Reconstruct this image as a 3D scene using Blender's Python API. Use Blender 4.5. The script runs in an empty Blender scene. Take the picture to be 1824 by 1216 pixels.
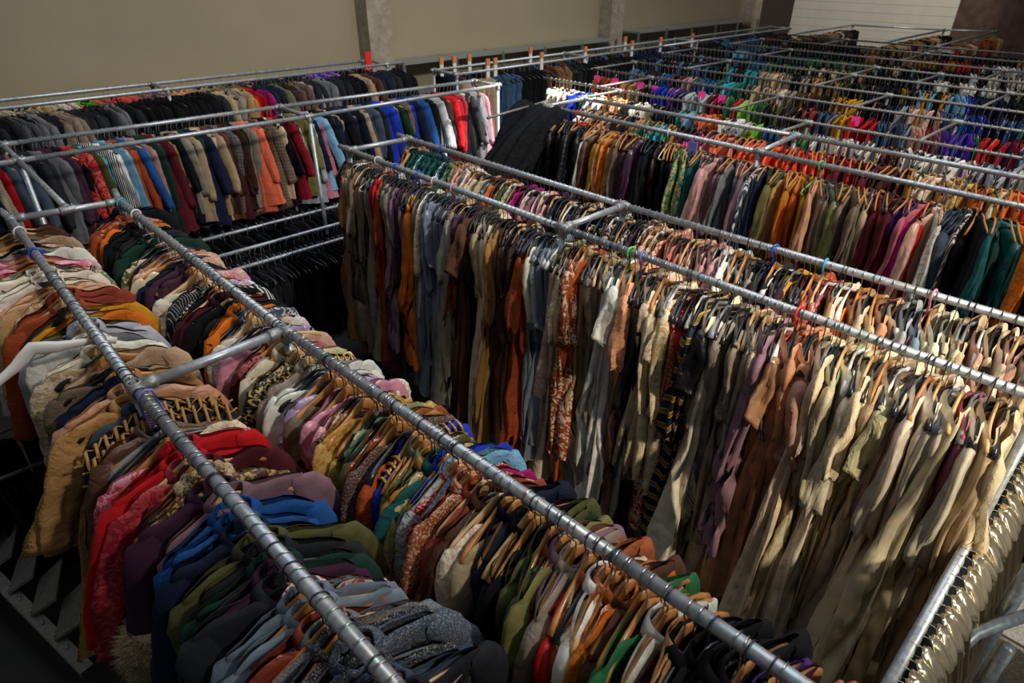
import bpy, bmesh, math, random, re
from mathutils import Vector, Matrix, noise

SC = bpy.context.scene
COL = SC.collection
PI = math.pi

# ------------------------------------------------------------------ camera
W, H, FPX = 1824, 1216, 1141.4
PITCH, YAW, ROLL = math.radians(30.935), math.radians(43.767), math.radians(.2594)
fwd = Vector((math.sin(YAW) * math.cos(PITCH), math.cos(YAW) * math.cos(PITCH), -math.sin(PITCH)))
r0 = Vector((math.cos(YAW), -math.sin(YAW), 0))
u0 = r0.cross(fwd)
rt = r0 * math.cos(ROLL) + u0 * math.sin(ROLL)
up = rt.cross(fwd)
cd = bpy.data.cameras.new('camera')
cam = bpy.data.objects.new('camera', cd)
COL.objects.link(cam)
CAMP = Vector((0, 0, 3.55))
M3 = Matrix((rt, up, -fwd)).transposed().to_4x4()
cam.matrix_world = Matrix.Translation(CAMP) @ M3
cd.sensor_width = 36
cd.lens = FPX / W * 36
cd.clip_start = .05
cd.clip_end = 100
cd.dof.use_dof = True
cd.dof.focus_distance = 3.2
cd.dof.aperture_fstop = 4.0
SC.camera = cam

# ------------------------------------------------------------------ light and exposure
SC.view_settings.view_transform = 'Standard'
SC.view_settings.look = 'None'
SC.view_settings.gamma = 1
SC.view_settings.use_curve_mapping = False
SC.view_settings.exposure = 0.22
wd = bpy.data.worlds.new('world')
SC.world = wd
wd.use_nodes = True
bg = wd.node_tree.nodes['Background']
bg.inputs[0].default_value = (.85, .95, 1.0, 1)
bg.inputs[1].default_value = .07


def aim(o, p, q):
    o.location = p
    o.rotation_euler = (Vector(q) - Vector(p)).to_track_quat('-Z', 'Y').to_euler()


def spot(name, p, q, power, size, cone, blend, colr):
    l = bpy.data.lights.new(name, 'SPOT')
    l.energy = power
    l.shadow_soft_size = size
    l.spot_size = math.radians(cone)
    l.spot_blend = blend
    l.color = colr
    o = bpy.data.objects.new(name, l)
    COL.objects.link(o)
    aim(o, p, q)


def area(name, p, q, power, sx, sy, colr):
    l = bpy.data.lights.new(name, 'AREA')
    l.shape = 'RECTANGLE'
    l.size = sx
    l.size_y = sy
    l.energy = power
    l.color = colr
    o = bpy.data.objects.new(name, l)
    COL.objects.link(o)
    aim(o, p, q)


# high window low on the camera's right: the key light
spot('key_window_light', (4.6, -8.0, 10.4), (5.6, 2.8, 1.8), 4300, .5, 58, .85, (1.0, .93, .82))
# sun falling through a roof light on to the rails in the middle distance
spot('roof_light_sun', (9.5, 1.5, 9.5), (6.55, 6.0, 2.0), 17000, .12, 14, .8, (1.0, .95, .86))
spot('low_sun_on_gowns', (1.0, -6.5, 7.2), (2.9, .3, 1.85), 3000, .3, 15, .7, (1.0, .86, .64))
# lamp shining on the end wall
spot('end_wall_light', (14.0, 4.0, 7.5), (20.3, 7.6, 3.2), 900, .3, 52, .45, (1.0, .95, .84))
# broad roof light over the hall
area('roof_window_light', (5.0, 3.0, 8.5), (5.0, 4.5, 0), 340, 8, 6, (.88, .94, 1.0))
area('roof_window_light_far', (13.0, 4.0, 8.5), (11, 5.5, 0), 120, 6, 5, (1.0, .92, .8))

# ------------------------------------------------------------------ colours
HEX = dict(
    black='0c0d11', charcoal='24262b', navy='141e38', slate='3f4a5a', grey='6b6c70', silver='a9adb2', white='dedbd4', ivory='e2d8c2',
    cream='dccaa8', beige='ad9576', taupe='7a6856', greige='8d8274', brown='553526', chocolate='34211a', tan='a87b50', camel='b0824c',
    ochre='b07a26', mustard='c28a1e', yellow='d8b22c', gold='a97f2e', orange='d26a1c', rust='a04620', brick='8a3a2a', coral='d9654a',
    vermilion='e0401c', red='b3141b', crimson='8d1226', burgundy='56141f', maroon='43151b', magenta='a01a68', pink='d88aa0', blush='c99a88',
    peach='d69a74', salmon='c4705e', rose='b05a68', mauve='80606c', plum='3f2336', aubergine='2a1826', purple='4a2a78', violet='5a2fa8',
    lilac='a893b8', royal_blue='1c35a8', blue='1f4f8f', denim='3d587a', sky_blue='6fa0bd', turquoise='1c8f9a', teal='16504f',
    bottle_green='16352a', green='2c6e42', emerald='0f6a4c', lime='6fc22c', sage='7d8a66', olive='50502c', khaki='77703f', moss='3d4a24',
    bluegrey='75828f', midnight='0d1526', copper='96522c', sand='c9b08a', dusty_pink='b98a84', wine='5c1830')


def lin(c):
    c = c / 255
    return c / 12.92 if c <= .04045 else ((c + .055) / 1.055) ** 2.4


def rgb(n):
    h = HEX[n]
    return tuple(lin(int(h[i:i + 2], 16)) for i in (0, 2, 4))


CN = {k: k.replace('_', ' ') for k in HEX}
CN.update(bluegrey='blue-grey', greige='grey-beige', rose='rose pink', midnight='midnight blue')

# ------------------------------------------------------------------ material helpers


class NT:
    def __init__(s, name, rough=.8):
        s.m = bpy.data.materials.new(name)
        s.m.use_nodes = True
        s.t = s.m.node_tree
        s.b = s.t.nodes['Principled BSDF']
        s.b.inputs['Roughness'].default_value = rough

    def n(s, typ, **k):
        x = s.t.nodes.new(typ)
        for a, v in k.items():
            if a.startswith('i_'):
                x.inputs[a[2:].replace('_', ' ')].default_value = v
            else:
                setattr(x, a, v)
        return x

    def l(s, a, b):
        s.t.links.new(a, b)

    def mix(s, f, a, b, mode='MIX'):
        x = s.t.nodes.new('ShaderNodeMix')
        x.data_type = 'RGBA'
        x.blend_type = mode
        for i, v in ((0, f), (6, a), (7, b)):
            if hasattr(v, 'is_linked') or hasattr(v, 'links'):
                s.l(v, x.inputs[i])
            else:
                x.inputs[i].default_value = v
        return x.outputs[2]

    def ramp(s, f, *st):
        r = s.t.nodes.new('ShaderNodeValToRGB')
        while len(r.color_ramp.elements) < len(st):
            r.color_ramp.elements.new(.5)
        for e, (p, c) in zip(r.color_ramp.elements, st):
            e.position = p
            e.color = (c, c, c, 1) if isinstance(c, (int, float)) else (*c, 1)
        s.l(f, r.inputs[0])
        return r.outputs[0]

    def bump(s, h, strength, dist, prev=None):
        b = s.t.nodes.new('ShaderNodeBump')
        b.inputs['Strength'].default_value = strength
        b.inputs['Distance'].default_value = dist
        s.l(h, b.inputs['Height'])
        if prev:
            s.l(prev, b.inputs['Normal'])
        return b.outputs[0]


MATS = {}


def plain(name, color, rough=.6, metal=0., spec=.5, nz=0., nscale=30, bump=0., coat=0.):
    a = NT(name, rough)
    c = rgb(color) if isinstance(color, str) else color
    a.b.inputs['Base Color'].default_value = (*c, 1)
    a.b.inputs['Metallic'].default_value = metal
    a.b.inputs['Specular IOR Level'].default_value = spec
    a.b.inputs['Coat Weight'].default_value = coat
    if nz or bump:
        tc = a.n('ShaderNodeTexCoord')
        n = a.n('ShaderNodeTexNoise', i_Scale=nscale, i_Detail=6.)
        a.l(tc.outputs['Object'], n.inputs['Vector'])
        if nz:
            f = a.ramp(n.outputs[0], (.3, 0.), (.7, 1.))
            a.l(a.mix(f, (*[v * (1 - nz) for v in c], 1), (*[min(1, v * (1 + nz)) for v in c], 1)), a.b.inputs['Base Color'])
        if bump:
            a.l(a.bump(n.outputs[0], bump, .01), a.b.inputs['Normal'])
    MATS[name] = a.m
    return a.m


def fabric(name, rough=.9, weave=350, wstr=.25, wrinkle=.5, wscale=9, sheen=.1, pattern=None, spec=.25, vert=1.0, pc=(.8, .75, .65), trans=0.):
    """fabric takes its colour from the object that wears it"""
    a = NT(name, rough)
    oi = a.n('ShaderNodeObjectInfo')
    tc = a.n('ShaderNodeTexCoord')
    base = oi.outputs['Color']
    if name.startswith('joined'):
        at = a.n('ShaderNodeAttribute', attribute_name='Col')
        base = at.outputs['Color']
    n1 = a.n('ShaderNodeTexNoise', i_Scale=14., i_Detail=5.)
    a.l(tc.outputs['Object'], n1.inputs['Vector'])
    base = a.mix(1., base, a.ramp(n1.outputs[0], (.3, .78), (.7, 1.12)), 'MULTIPLY')
    mp = a.n('ShaderNodeMapping')
    a.l(tc.outputs['Object'], mp.inputs['Vector'])
    add = a.n('ShaderNodeVectorMath', operation='ADD')
    rnd = a.n('ShaderNodeMath', operation='MULTIPLY')
    a.l(oi.outputs['Random'], rnd.inputs[0])
    rnd.inputs[1].default_value = 37.
    a.l(mp.outputs[0], add.inputs[0])
    a.l(rnd.outputs[0], add.inputs[1])
    mp.inputs['Scale'].default_value = (1, 1, vert)
    light = (*pc, 1)
    if pattern in ('stripe', 'plaid', 'pinstripe', 'houndstooth'):
        sep = a.n('ShaderNodeSeparateXYZ')
        a.l(tc.outputs['Object'], sep.inputs[0])
        xy = a.n('ShaderNodeMath', operation='ADD')
        a.l(sep.outputs[0], xy.inputs[0])
        a.l(sep.outputs[1], xy.inputs[1])

        def lines(src, k, th):
            m = a.n('ShaderNodeMath', operation='MULTIPLY')
            a.l(src, m.inputs[0])
            m.inputs[1].default_value = k
            f = a.n('ShaderNodeMath', operation='FRACT')
            a.l(m.outputs[0], f.inputs[0])
            g = a.n('ShaderNodeMath', operation='LESS_THAN')
            a.l(f.outputs[0], g.inputs[0])
            g.inputs[1].default_value = th
            return g.outputs[0]
        k = dict(stripe=45, plaid=26, pinstripe=60, houndstooth=48)[pattern]
        v = lines(xy.outputs[0], k, .45 if pattern != 'pinstripe' else .16)
        if pattern in ('plaid', 'houndstooth'):
            h = lines(sep.outputs[2], k, .45)
            base = a.mix(v, base, a.mix(.45, base, light))
            base = a.mix(h, base, a.mix(.45, base, light))
        else:
            base = a.mix(v, base, light)
    elif pattern == 'dots':
        v = a.n('ShaderNodeTexVoronoi', i_Scale=42., i_Randomness=0.)
        a.l(tc.outputs['Object'], v.inputs['Vector'])
        base = a.mix(a.ramp(v.outputs[0], (.25, 1.), (.3, 0.)), base, (.02, .015, .02, 1))
    elif pattern in ('brocade', 'floral'):
        v = a.n('ShaderNodeTexNoise', i_Scale=26. if pattern == 'brocade' else 18., i_Detail=2.5, i_Distortion=2.2)
        a.l(add.outputs[0], v.inputs['Vector'])
        base = a.mix(a.ramp(v.outputs[0], (.5, 0.), (.54, 1.)), base, light)
    elif pattern == 'sequin':
        v = a.n('ShaderNodeTexVoronoi', i_Scale=170.)
        a.l(tc.outputs['Object'], v.inputs['Vector'])
        base = a.mix(a.ramp(v.outputs['Color'], (.55, 0.), (.8, .7)), base, light)
    elif pattern == 'bands':
        sep = a.n('ShaderNodeSeparateXYZ')
        a.l(tc.outputs['Object'], sep.inputs[0])
        m = a.n('ShaderNodeMath', operation='MULTIPLY')
        a.l(sep.outputs[2], m.inputs[0])
        m.inputs[1].default_value = 11.
        f = a.n('ShaderNodeMath', operation='FRACT')
        a.l(m.outputs[0], f.inputs[0])
        base = a.mix(a.ramp(f.outputs[0], (.35, 0.), (.36, 1.), (.42, 1.), (.43, .35), (.68, .35), (.7, 1.), (.75, 1.), (.76, 0.)), base, light)
    elif pattern == 'tweed':
        v = a.n('ShaderNodeTexNoise', i_Scale=240., i_Detail=1.)
        a.l(tc.outputs['Object'], v.inputs['Vector'])
        base = a.mix(a.ramp(v.outputs[0], (.52, 0.), (.62, .5)), base, light)
    a.l(base, a.b.inputs['Base Color'])
    a.b.inputs['Sheen Weight'].default_value = sheen * .45
    a.l(base, a.b.inputs['Sheen Tint'])
    a.b.inputs['Sheen Roughness'].default_value = .4
    a.b.inputs['Specular IOR Level'].default_value = spec
    w = a.n('ShaderNodeTexNoise', i_Scale=float(wscale), i_Detail=3., i_Distortion=.6)
    a.l(add.outputs[0], w.inputs['Vector'])
    nrm = a.bump(w.outputs[0], wrinkle, .02)
    f = a.n('ShaderNodeTexNoise', i_Scale=float(weave), i_Detail=1.)
    a.l(tc.outputs['Object'], f.inputs['Vector'])
    nrm = a.bump(f.outputs[0], wstr, .002, nrm)
    a.l(nrm, a.b.inputs['Normal'])
    if trans:
        tr = a.n('ShaderNodeBsdfTranslucent')
        a.l(base, tr.inputs[0])
        a.l(nrm, tr.inputs['Normal'])
        mx = a.n('ShaderNodeMixShader')
        mx.inputs[0].default_value = trans
        a.l(a.b.outputs[0], mx.inputs[1])
        a.l(tr.outputs[0], mx.inputs[2])
        a.l(mx.outputs[0], a.t.nodes['Material Output'].inputs[0])
    MATS[name] = a.m
    return a.m


fabric('wool', .95, 300, .5, .5, 8, .25)
fabric('cotton', .9, 420, .2, .9, 14, .05, vert=.45)
fabric('linen', .9, 300, .45, 1., 16, .05, vert=.3)
fabric('chiffon', .8, 500, .1, .9, 13, .1, vert=.16, trans=.28)
fabric('crepe', .9, 160, .8, 1., 24, .05, vert=.25, trans=.15)
fabric('satin', .32, 500, .05, .9, 12, .1, spec=.6, vert=.4)
fabric('silk', .4, 500, .08, .9, 15, .1, spec=.5, vert=.4)
fabric('velvet', .8, 200, .4, .8, 11, .9)
fabric('leather', .42, 120, .3, .8, 12, 0, spec=.5)
fabric('knit', .95, 90, 1., .5, 10, .2)
fabric('lace', .9, 60, 1., .8, 20, .1, pattern='floral', pc=(.62, .5, .38))
fabric('tweed', .95, 200, .6, .5, 8, .2, pattern='tweed', pc=(.45, .44, .42))
fabric('plaid', .92, 300, .3, .4, 8, .1, pattern='plaid', pc=(.05, .03, .03))
fabric('houndstooth', .92, 300, .3, .4, 8, .1, pattern='houndstooth', pc=(.7, .6, .45))
fabric('striped', .85, 300, .2, .6, 10, .1, pattern='stripe', pc=(.62, .62, .6))
fabric('pinstriped', .9, 300, .3, .5, 10, .1, pattern='pinstripe', pc=(.4, .4, .42))
fabric('polka_dot', .8, 300, .2, .8, 12, .1, pattern='dots')
fabric('brocade', .5, 200, .4, .5, 10, .2, pattern='brocade', pc=(.52, .36, .12), spec=.5)
fabric('red_brocade', .5, 200, .4, .5, 10, .2, pattern='brocade', pc=(.45, .04, .05), spec=.5)
fabric('floral', .8, 300, .2, .7, 12, .1, pattern='floral', pc=(.55, .12, .1))
fabric('sequinned', .3, 170, 1., .5, 10, .1, pattern='sequin', pc=(.9, .6, .4), spec=.8)
fabric('banded', .6, 200, .4, .8, 12, .1, pattern='bands', pc=(.42, .27, .05), vert=.3)
fabric('burlap', 1., 110, 1.2, .8, 14, 0)
fabric('fur', 1., 70, 2., 1., 30, .6)
fabric('joined_fabric', .9, 300, .2, .6, 10, .1)
MATN = dict(polka_dot='polka dot', red_brocade='red-patterned brocade', banded='gold-banded', pinstriped='pinstriped', striped='striped')

plain('wood', (.47, .20, .055), .32, nz=.35, nscale=9, coat=.3)
plain('pale_wood', (.60, .38, .17), .4, nz=.25, nscale=9, coat=.2)
plain('dark_wood', (.13, .035, .015), .3, nz=.2, coat=.4)
plain('black_plastic', (.012, .014, .018), .28, spec=.6)
plain('grey_plastic', (.20, .22, .25), .4)
plain('white_plastic', (.72, .70, .66), .4)
plain('pink_plastic', (.75, .28, .36), .4)
plain('blue_plastic', (.02, .09, .55), .35)
plain('turquoise_plastic', (.03, .40, .55), .35)
plain('green_plastic', (.15, .55, .12), .35)
plain('red_plastic', (.75, .03, .02), .4)
plain('violet_plastic', (.22, .22, .65), .35)
plain('pink_card', (.95, .05, .35), .6)
plain('orange_card', (.62, .22, .08), .6)
plain('wire', (.55, .55, .56), .28, metal=1)
plain('dark_wire', (.05, .05, .06), .35, metal=.6)
plain('silver_trim', (.75, .72, .62), .35, metal=.7, bump=.6, nscale=120)
plain('gold_trim', (.60, .38, .09), .35, metal=.8, bump=.8, nscale=120)
plain('foil', (.90, .78, .55), .2, metal=.92, bump=.18, nscale=24)
plain('foil_strip', (.62, .50, .32), .3, metal=1, bump=.5, nscale=18)
plain('painted_tube', (.10, .125, .15), .38, metal=.3, nz=.3, nscale=40)
plain('slotted_steel', (.30, .29, .26), .5, metal=.6, nz=.2)
plain('shelf_grey', (.25, .27, .25), .5, metal=.2)
plain('carpet', (.35, .33, .30), 1., nz=.25, nscale=60, bump=1.)

# galvanised pipe: brushed, mottled, scratched
a = NT('galvanised', .36)
tc = a.n('ShaderNodeTexCoord')
n = a.n('ShaderNodeTexNoise', i_Scale=22., i_Detail=8., i_Roughness=.7)
a.l(tc.outputs['Object'], n.inputs['Vector'])
v = a.n('ShaderNodeTexVoronoi', i_Scale=70.)
a.l(tc.outputs['Object'], v.inputs['Vector'])
c = a.mix(a.ramp(n.outputs[0], (.3, 0.), (.7, 1.)), (.30, .33, .36, 1), (.58, .62, .66, 1))
a.l(a.mix(.25, c, v.outputs['Color'], 'SOFT_LIGHT'), a.b.inputs['Base Color'])
a.b.inputs['Metallic'].default_value = .55
a.l(a.ramp(n.outputs[0], (.2, .28), (.8, .52)), a.b.inputs['Roughness'])
a.l(a.bump(n.outputs[0], .15, .003), a.b.inputs['Normal'])
MATS['galvanised'] = a.m
plain('dull_pipe', (.22, .21, .20), .45, metal=.4, nz=.3, nscale=40)
plain('cast_fitting', (.33, .34, .34), .48, metal=.6, nz=.25, nscale=50, bump=.3)

# painted blockwork-free plaster wall, faintly mottled
a = NT('olive_plaster', .9)
tc = a.n('ShaderNodeTexCoord')
n = a.n('ShaderNodeTexNoise', i_Scale=1.1, i_Detail=6.)
a.l(tc.outputs['Object'], n.inputs['Vector'])
n2 = a.n('ShaderNodeTexNoise', i_Scale=60., i_Detail=3.)
a.l(tc.outputs['Object'], n2.inputs['Vector'])
a.l(a.mix(n.outputs[0], (.28, .235, .15, 1), (.36, .305, .20, 1)), a.b.inputs['Base Color'])
a.l(a.bump(n2.outputs[0], .3, .004), a.b.inputs['Normal'])
MATS['olive_plaster'] = a.m
a = NT('concrete', .9)
tc = a.n('ShaderNodeTexCoord')
n = a.n('ShaderNodeTexNoise', i_Scale=7., i_Detail=10., i_Roughness=.75)
a.l(tc.outputs['Object'], n.inputs['Vector'])
a.l(a.mix(a.ramp(n.outputs[0], (.35, 0.), (.65, 1.)), (.24, .20, .15, 1), (.40, .35, .27, 1)), a.b.inputs['Base Color'])
a.l(a.bump(n.outputs[0], .5, .01), a.b.inputs['Normal'])
MATS['concrete'] = a.m
plain('end_panel', (.74, .70, .60), .6, nz=.05, nscale=3)
plain('dark_panel', (.035, .022, .018), .7)
plain('brown_sheet', (.10, .055, .04), .75, nz=.35, nscale=5)
plain('floor_grey', (.03, .028, .026), .55, nz=.3, nscale=2.5)

# ------------------------------------------------------------------ mesh helpers


class MB:
    def __init__(s):
        s.v = []
        s.f = []

    def loft(s, rings, close=True, cap0=False, cap1=False):
        n = len(rings[0])
        b = len(s.v)
        for r in rings:
            s.v.extend([tuple(p) for p in r])
        for i in range(len(rings) - 1):
            for j in range(n if close else n - 1):
                k = (j + 1) % n
                s.f.append((b + i * n + j, b + i * n + k, b + (i + 1) * n + k, b + (i + 1) * n + j))
        if cap0:
            s.f.append(tuple(b + j for j in reversed(range(n))))
        if cap1:
            o = b + (len(rings) - 1) * n
            s.f.append(tuple(o + j for j in range(n)))
        return s

    def tube(s, pts, r, n=8, caps=True, ry=None, up=None):
        pts = [Vector(p) for p in pts]
        rings = []
        ref = Vector(up) if up else None
        for i, p in enumerate(pts):
            t = (pts[min(i + 1, len(pts) - 1)] - pts[max(i - 1, 0)]).normalized()
            if ref is None:
                ref = Vector((0, 0, 1)) if abs(t.z) < .9 else Vector((0, 1, 0))
            a = (ref - t * ref.dot(t))
            if a.length < 1e-4:
                a = t.orthogonal()
            a.normalize()
            b = t.cross(a)
            if not up:
                ref = a
            rr = r[i] if isinstance(r, (list, tuple)) else r
            r2 = rr if ry is None else (ry[i] if isinstance(ry, (list, tuple)) else ry)
            rings.append([p + a * rr * math.cos(2 * PI * j / n) + b * r2 * math.sin(2 * PI * j / n) for j in range(n)])
        return s.loft(rings, True, caps, caps)

    def box(s, x0, y0, z0, x1, y1, z1):
        b = len(s.v)
        s.v += [(x0, y0, z0), (x1, y0, z0), (x1, y1, z0), (x0, y1, z0), (x0, y0, z1), (x1, y0, z1), (x1, y1, z1), (x0, y1, z1)]
        s.f += [tuple(b + i for i in q) for q in ((3, 2, 1, 0), (4, 5, 6, 7), (0, 1, 5, 4), (1, 2, 6, 5), (2, 3, 7, 6), (3, 0, 4, 7))]
        return s

    def shift(s, x=0, y=0, z=0):
        s.v = [(a + x, b + y, c + z) for a, b, c in s.v]
        return s

    def mesh(s, name, mat=None, smooth=True):
        m = bpy.data.meshes.new(name)
        m.from_pydata(s.v, [], s.f)
        m.materials.append(MATS[mat] if mat else None)
        if smooth:
            m.polygons.foreach_set('use_smooth', [True] * len(m.polygons))
        return m


def link(name, mesh, parent=None, mat=None, color=None, loc=None, rot=None, scale=None):
    o = bpy.data.objects.new(name, mesh)
    COL.objects.link(o)
    if parent:
        o.parent = parent
    if mat:
        o.material_slots[0].link = 'OBJECT'
        o.material_slots[0].material = MATS[mat]
    if color:
        o.color = (*color, 1)
    if loc:
        o.location = loc
    if rot:
        o.rotation_euler = rot
    if scale:
        o.scale = scale
    return o


def tag(o, label, cat, group=None, kind=None):
    if label:
        o['label'] = label
    if cat:
        o['category'] = cat
    if group:
        o['group'] = group
    if kind:
        o['kind'] = kind
    return o


def empty(name, loc=(0, 0, 0), rz=0):
    o = bpy.data.objects.new(name, None)
    o.empty_display_size = .1
    COL.objects.link(o)
    o.location = loc
    o.rotation_euler = (0, 0, rz)
    return o


def sstep(a, b, x):
    t = max(0., min(1., (x - a) / (b - a)))
    return t * t * (3 - 2 * t)


# ------------------------------------------------------------------ room
def struct(name, mb, mat, parent=None, smooth=False):
    o = link(name, mb.mesh(name, mat, smooth), parent)
    if not parent:
        o['kind'] = 'structure'
    return o


YW = 9.55
XE = 20.4
struct('floor', MB().box(-6, -6, -.1, XE, YW, 0), 'floor_grey')
struct('wall_left', MB().box(-6, YW, 0, 17.95, YW + .25, 5.5), 'olive_plaster')
for i, x in enumerate((5.82, 11.62, 17.5)):
    struct('trim_%d' % (i + 1), MB().box(x, YW - .32, 0, x + .42, YW + .02, 5.5), 'concrete')
struct('wall_corner', MB().box(17.95, YW - .02, 0, XE, YW + .25, 5.5), 'dark_panel')
we = struct('wall_end', MB().box(XE + .05, 5.3, 0, XE + .3, YW, 5.5), 'end_panel')
pm = MB().box(XE, 5.32, 0, XE + .05, YW - .01, .205).mesh('wall_panel', 'end_panel', False)
for k in range(26):
    p = link('wall_panel', pm, we, loc=(0, 0, k * .21))
wb = struct('wall_right_end', MB().box(XE - .02, -6, 0, XE + .3, 5.3, 5.5), 'brown_sheet')
for k in range(9):
    link('wall_rib', MB().box(XE - .05, -5.5 + k * 1.2, 0, XE - .02, -5.44 + k * 1.2, 5.5).mesh('wall_rib', 'brown_sheet', False), wb)

# ------------------------------------------------------------------ pipe racks
RP = .0215
RZ = 2.1


def pipe(name, a, b, parent, r=RP, n=14):
    a, b = Vector(a), Vector(b)
    return link(name, MB().tube([a, b], r, n).mesh(name, 'dull_pipe' if r < .0165 else 'galvanised'), parent)


def fit_mesh():
    m = MB()
    m.tube([(-.05, 0, 0), (-.044, 0, 0), (.044, 0, 0), (.05, 0, 0)], [.026, .029, .029, .026], 16, True)
    return m.mesh('fitting', 'cast_fitting')


FITM = fit_mesh()
SETM = MB().tube([(0, 0, 0), (0, 0, .009)], .006, 6).mesh('set_screw', 'wire')
SOCKM = MB().loft([[(math.cos(t) * r, math.sin(t) * r, z) for t in [2 * PI * j / 16 for j in range(16)]] for r, z in
                   ((.029, -.055), (.029, .026), (.024, .03), (.020, .03), (.018, .012))]).mesh('socket', 'cast_fitting')
HOLEM = MB().tube([(0, 0, .008), (0, 0, .0125)], .0195, 14).mesh('socket_hole', 'black_plastic')


def fitting(p, ax, parent, post=True, arm=None):
    """key-clamp fitting at p on a pipe running along ax; arm = direction of the cross bar"""
    rz = 0 if ax == 'x' else PI / 2
    f = link('fitting', FITM, parent, loc=p, rot=(0, 0, rz))
    if post:
        s = link('socket', SOCKM, f, loc=(0, 0, 0))
        link('socket_hole', HOLEM, f, loc=(0, 0, .014))
    if arm:
        d = Vector(arm)
        a = MB().tube([d * .02, d * .075, d * .08], [.027, .029, .026], 14).mesh('fitting_arm', 'cast_fitting')
        link('fitting_arm', a, f, rot=(0, 0, -rz))
    link('set_screw', SETM, f, loc=(.03, 0, .028))
    return f


def rack(label, rails, ax, cross, posts=True, z=RZ, RP=RP, big=True):
    root = empty('pipe_rack', (rails[0][0][0], rails[0][0][1], 0))
    tag(root, label, 'clothes rack')
    off = Vector((-rails[0][0][0], -rails[0][0][1], 0))
    P = lambda x, y, zz: Vector((x, y, zz)) + off
    for r in rails:
        for a, b in zip(r, r[1:]):
            pipe('rail', P(*a, z), P(*b, z), root, RP)
    for (a, b) in cross:
        A, B = P(*a, z), P(*b, z)
        d = (B - A).normalized()
        pipe('crossbar', A, B, root, RP)
        fitting(A, ax, root, posts and big, tuple(d) if big else None)
        if big:
            fitting(B, ax, root, posts, tuple(-d))
        if posts:
            for q in (A, B):
                pipe('post', (q.x, q.y, 0), (q.x, q.y, z - .01), root, RP)
                if not big:
                    break
    return root


R1 = [(.37, 5.28), (.385, 5.1), (.356, 2.5), (.405, .8), (.43, -.5)]
R2 = [(1.045, 5.22), (1.0, 4.95), (.994, 2.52), (1.07, .7), (1.115, -.4)]
R3 = [(2.893, 5.25), (2.88, 5.05), (2.857, 2.53), (2.858, .03), (2.86, -.6)]
R4 = [(3.52, 5.25), (3.5, 5.05), (3.47, 2.53), (3.545, .03), (3.55, -.6)]
R5 = [(5.56, 5.35), (5.53, 5.1), (5.47, 2.6), (5.46, .03)]
R6 = [(6.2, 5.35), (6.2, 5.1), (6.29, 2.66), (6.26, .03)]
rk = rack('galvanised double rail rack nearest the camera on the left, with open sockets', [R1, R2], 'y',
          [((.385, 5.05), (1.0, 4.95)), ((.356, 2.5), (.994, 2.52)), ((.43, -.35), (1.115, -.35))])
A = Vector((.70 - .37, 5.0 - 5.28, RZ))
B = Vector((.715 - .37, 6.6 - 5.28, RZ))
pipe('brace', A, B, rk, RP)
fitting(A, 'x', rk, False, (0, 1, 0))
rack('galvanised double rail rack holding the long pale gowns in the centre', [R3, R4], 'y',
     [((2.88, 5.08), (3.5, 5.05)), ((2.857, 2.53), (3.47, 2.53)), ((2.858, .03), (3.545, .03))])
rack('galvanised double rail rack behind the gowns, with brown and orange robes', [R5, R6], 'y',
     [((5.54, 5.25), (6.2, 5.25)), ((5.47, 2.6), (6.29, 2.66)), ((5.46, .03), (6.26, .03))])
B1 = [(-2.5, 6.70), (.83, 6.62), (3.35, 6.56), (6.08, 6.64)]
B2 = [(-2.5, 7.42), (.83, 7.32), (3.35, 7.24), (6.05, 7.10)]
rack('long galvanised rack along the back left with a bare front rail over coats', [B1, B2], 'x',
     [((.72, 6.63), (.72, 7.32)), ((3.3, 6.56), (3.3, 7.24)), ((6.08, 6.64), (6.05, 7.10))])
B3 = [(-2.5, 9.30 - .25), (2.9, 9.36 - .25), (6.15, 9.36 - .25)]
B4 = [(-2.5, YW - .12), (6.05, YW - .12)]
B3 = [(-2.5, 8.62), (6.0, 8.66)]
B4 = [(-2.5, 9.16), (5.75, 9.18)]
rb = rack('galvanised double rack of dark suits standing along the olive wall', [B3, B4], 'x',
          [((2.6, 8.64), (2.6, 9.17)), ((5.72, 8.66), (5.72, 9.18))], z=2.19)
# far grid
FARX = [6.92, 8.10, 9.17, 10.45, 11.5, 12.65, 13.95, 15.2]
FY = [(6.65, -.4), (6.75, -.2), (6.85, .1), (7.2, .6), (7.1, .8), (7.1, 1.2), (7.1, 1.6), (7.1, 1.8)]
FCR = [[5.3, 2.83, .9], [5.65, 3.72, 1.78], [6.75, 2.84], [5.8, 3.78, 1.84], [7.1, 3.84, 2.95], [5.8, 2.4], [7.05, 3.9], [5.8, 4.1]]
rows = []
for i, (x, (ya, yb)) in enumerate(zip(FARX, FY)):
    xp = FARX[i - 1] if i else 6.27
    cr = [((x, y), (xp, y)) for y in FCR[i]]
    rack('thin galvanised rack rail, %s row of the far hall' % ['first', 'second', 'third', 'fourth', 'fifth', 'sixth', 'seventh', 'last'][i],
         [[(x + .04, ya), (x, yb)]], 'y', cr, True, RP=.016, big=False)
rack('back rack rails hung with white and orange topped hangers beside the wall shelves', [[(6.2, 7.70), (11.4, 7.74), (16.8, 7.8)], [(6.2, 8.24), (16.8, 8.3)]], 'x',
     [((6.25, 7.7), (6.25, 8.24)), ((9.15, 7.73), (9.15, 8.26)), ((12.6, 7.75), (12.6, 8.28)), ((16.7, 7.8), (16.7, 8.3))])
rack('far rack frame of fur coats in front of the pale end wall',
     [[(15.3, 7.12), (18.85, 7.14)], [(15.3, 5.1), (19.2, 5.15)], [(15.3, 4.15), (19.7, 4.2)]], 'x',
     [((18.85, 7.14), (19.2, 5.15)), ((19.2, 5.15), (19.68, 4.2))])
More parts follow.
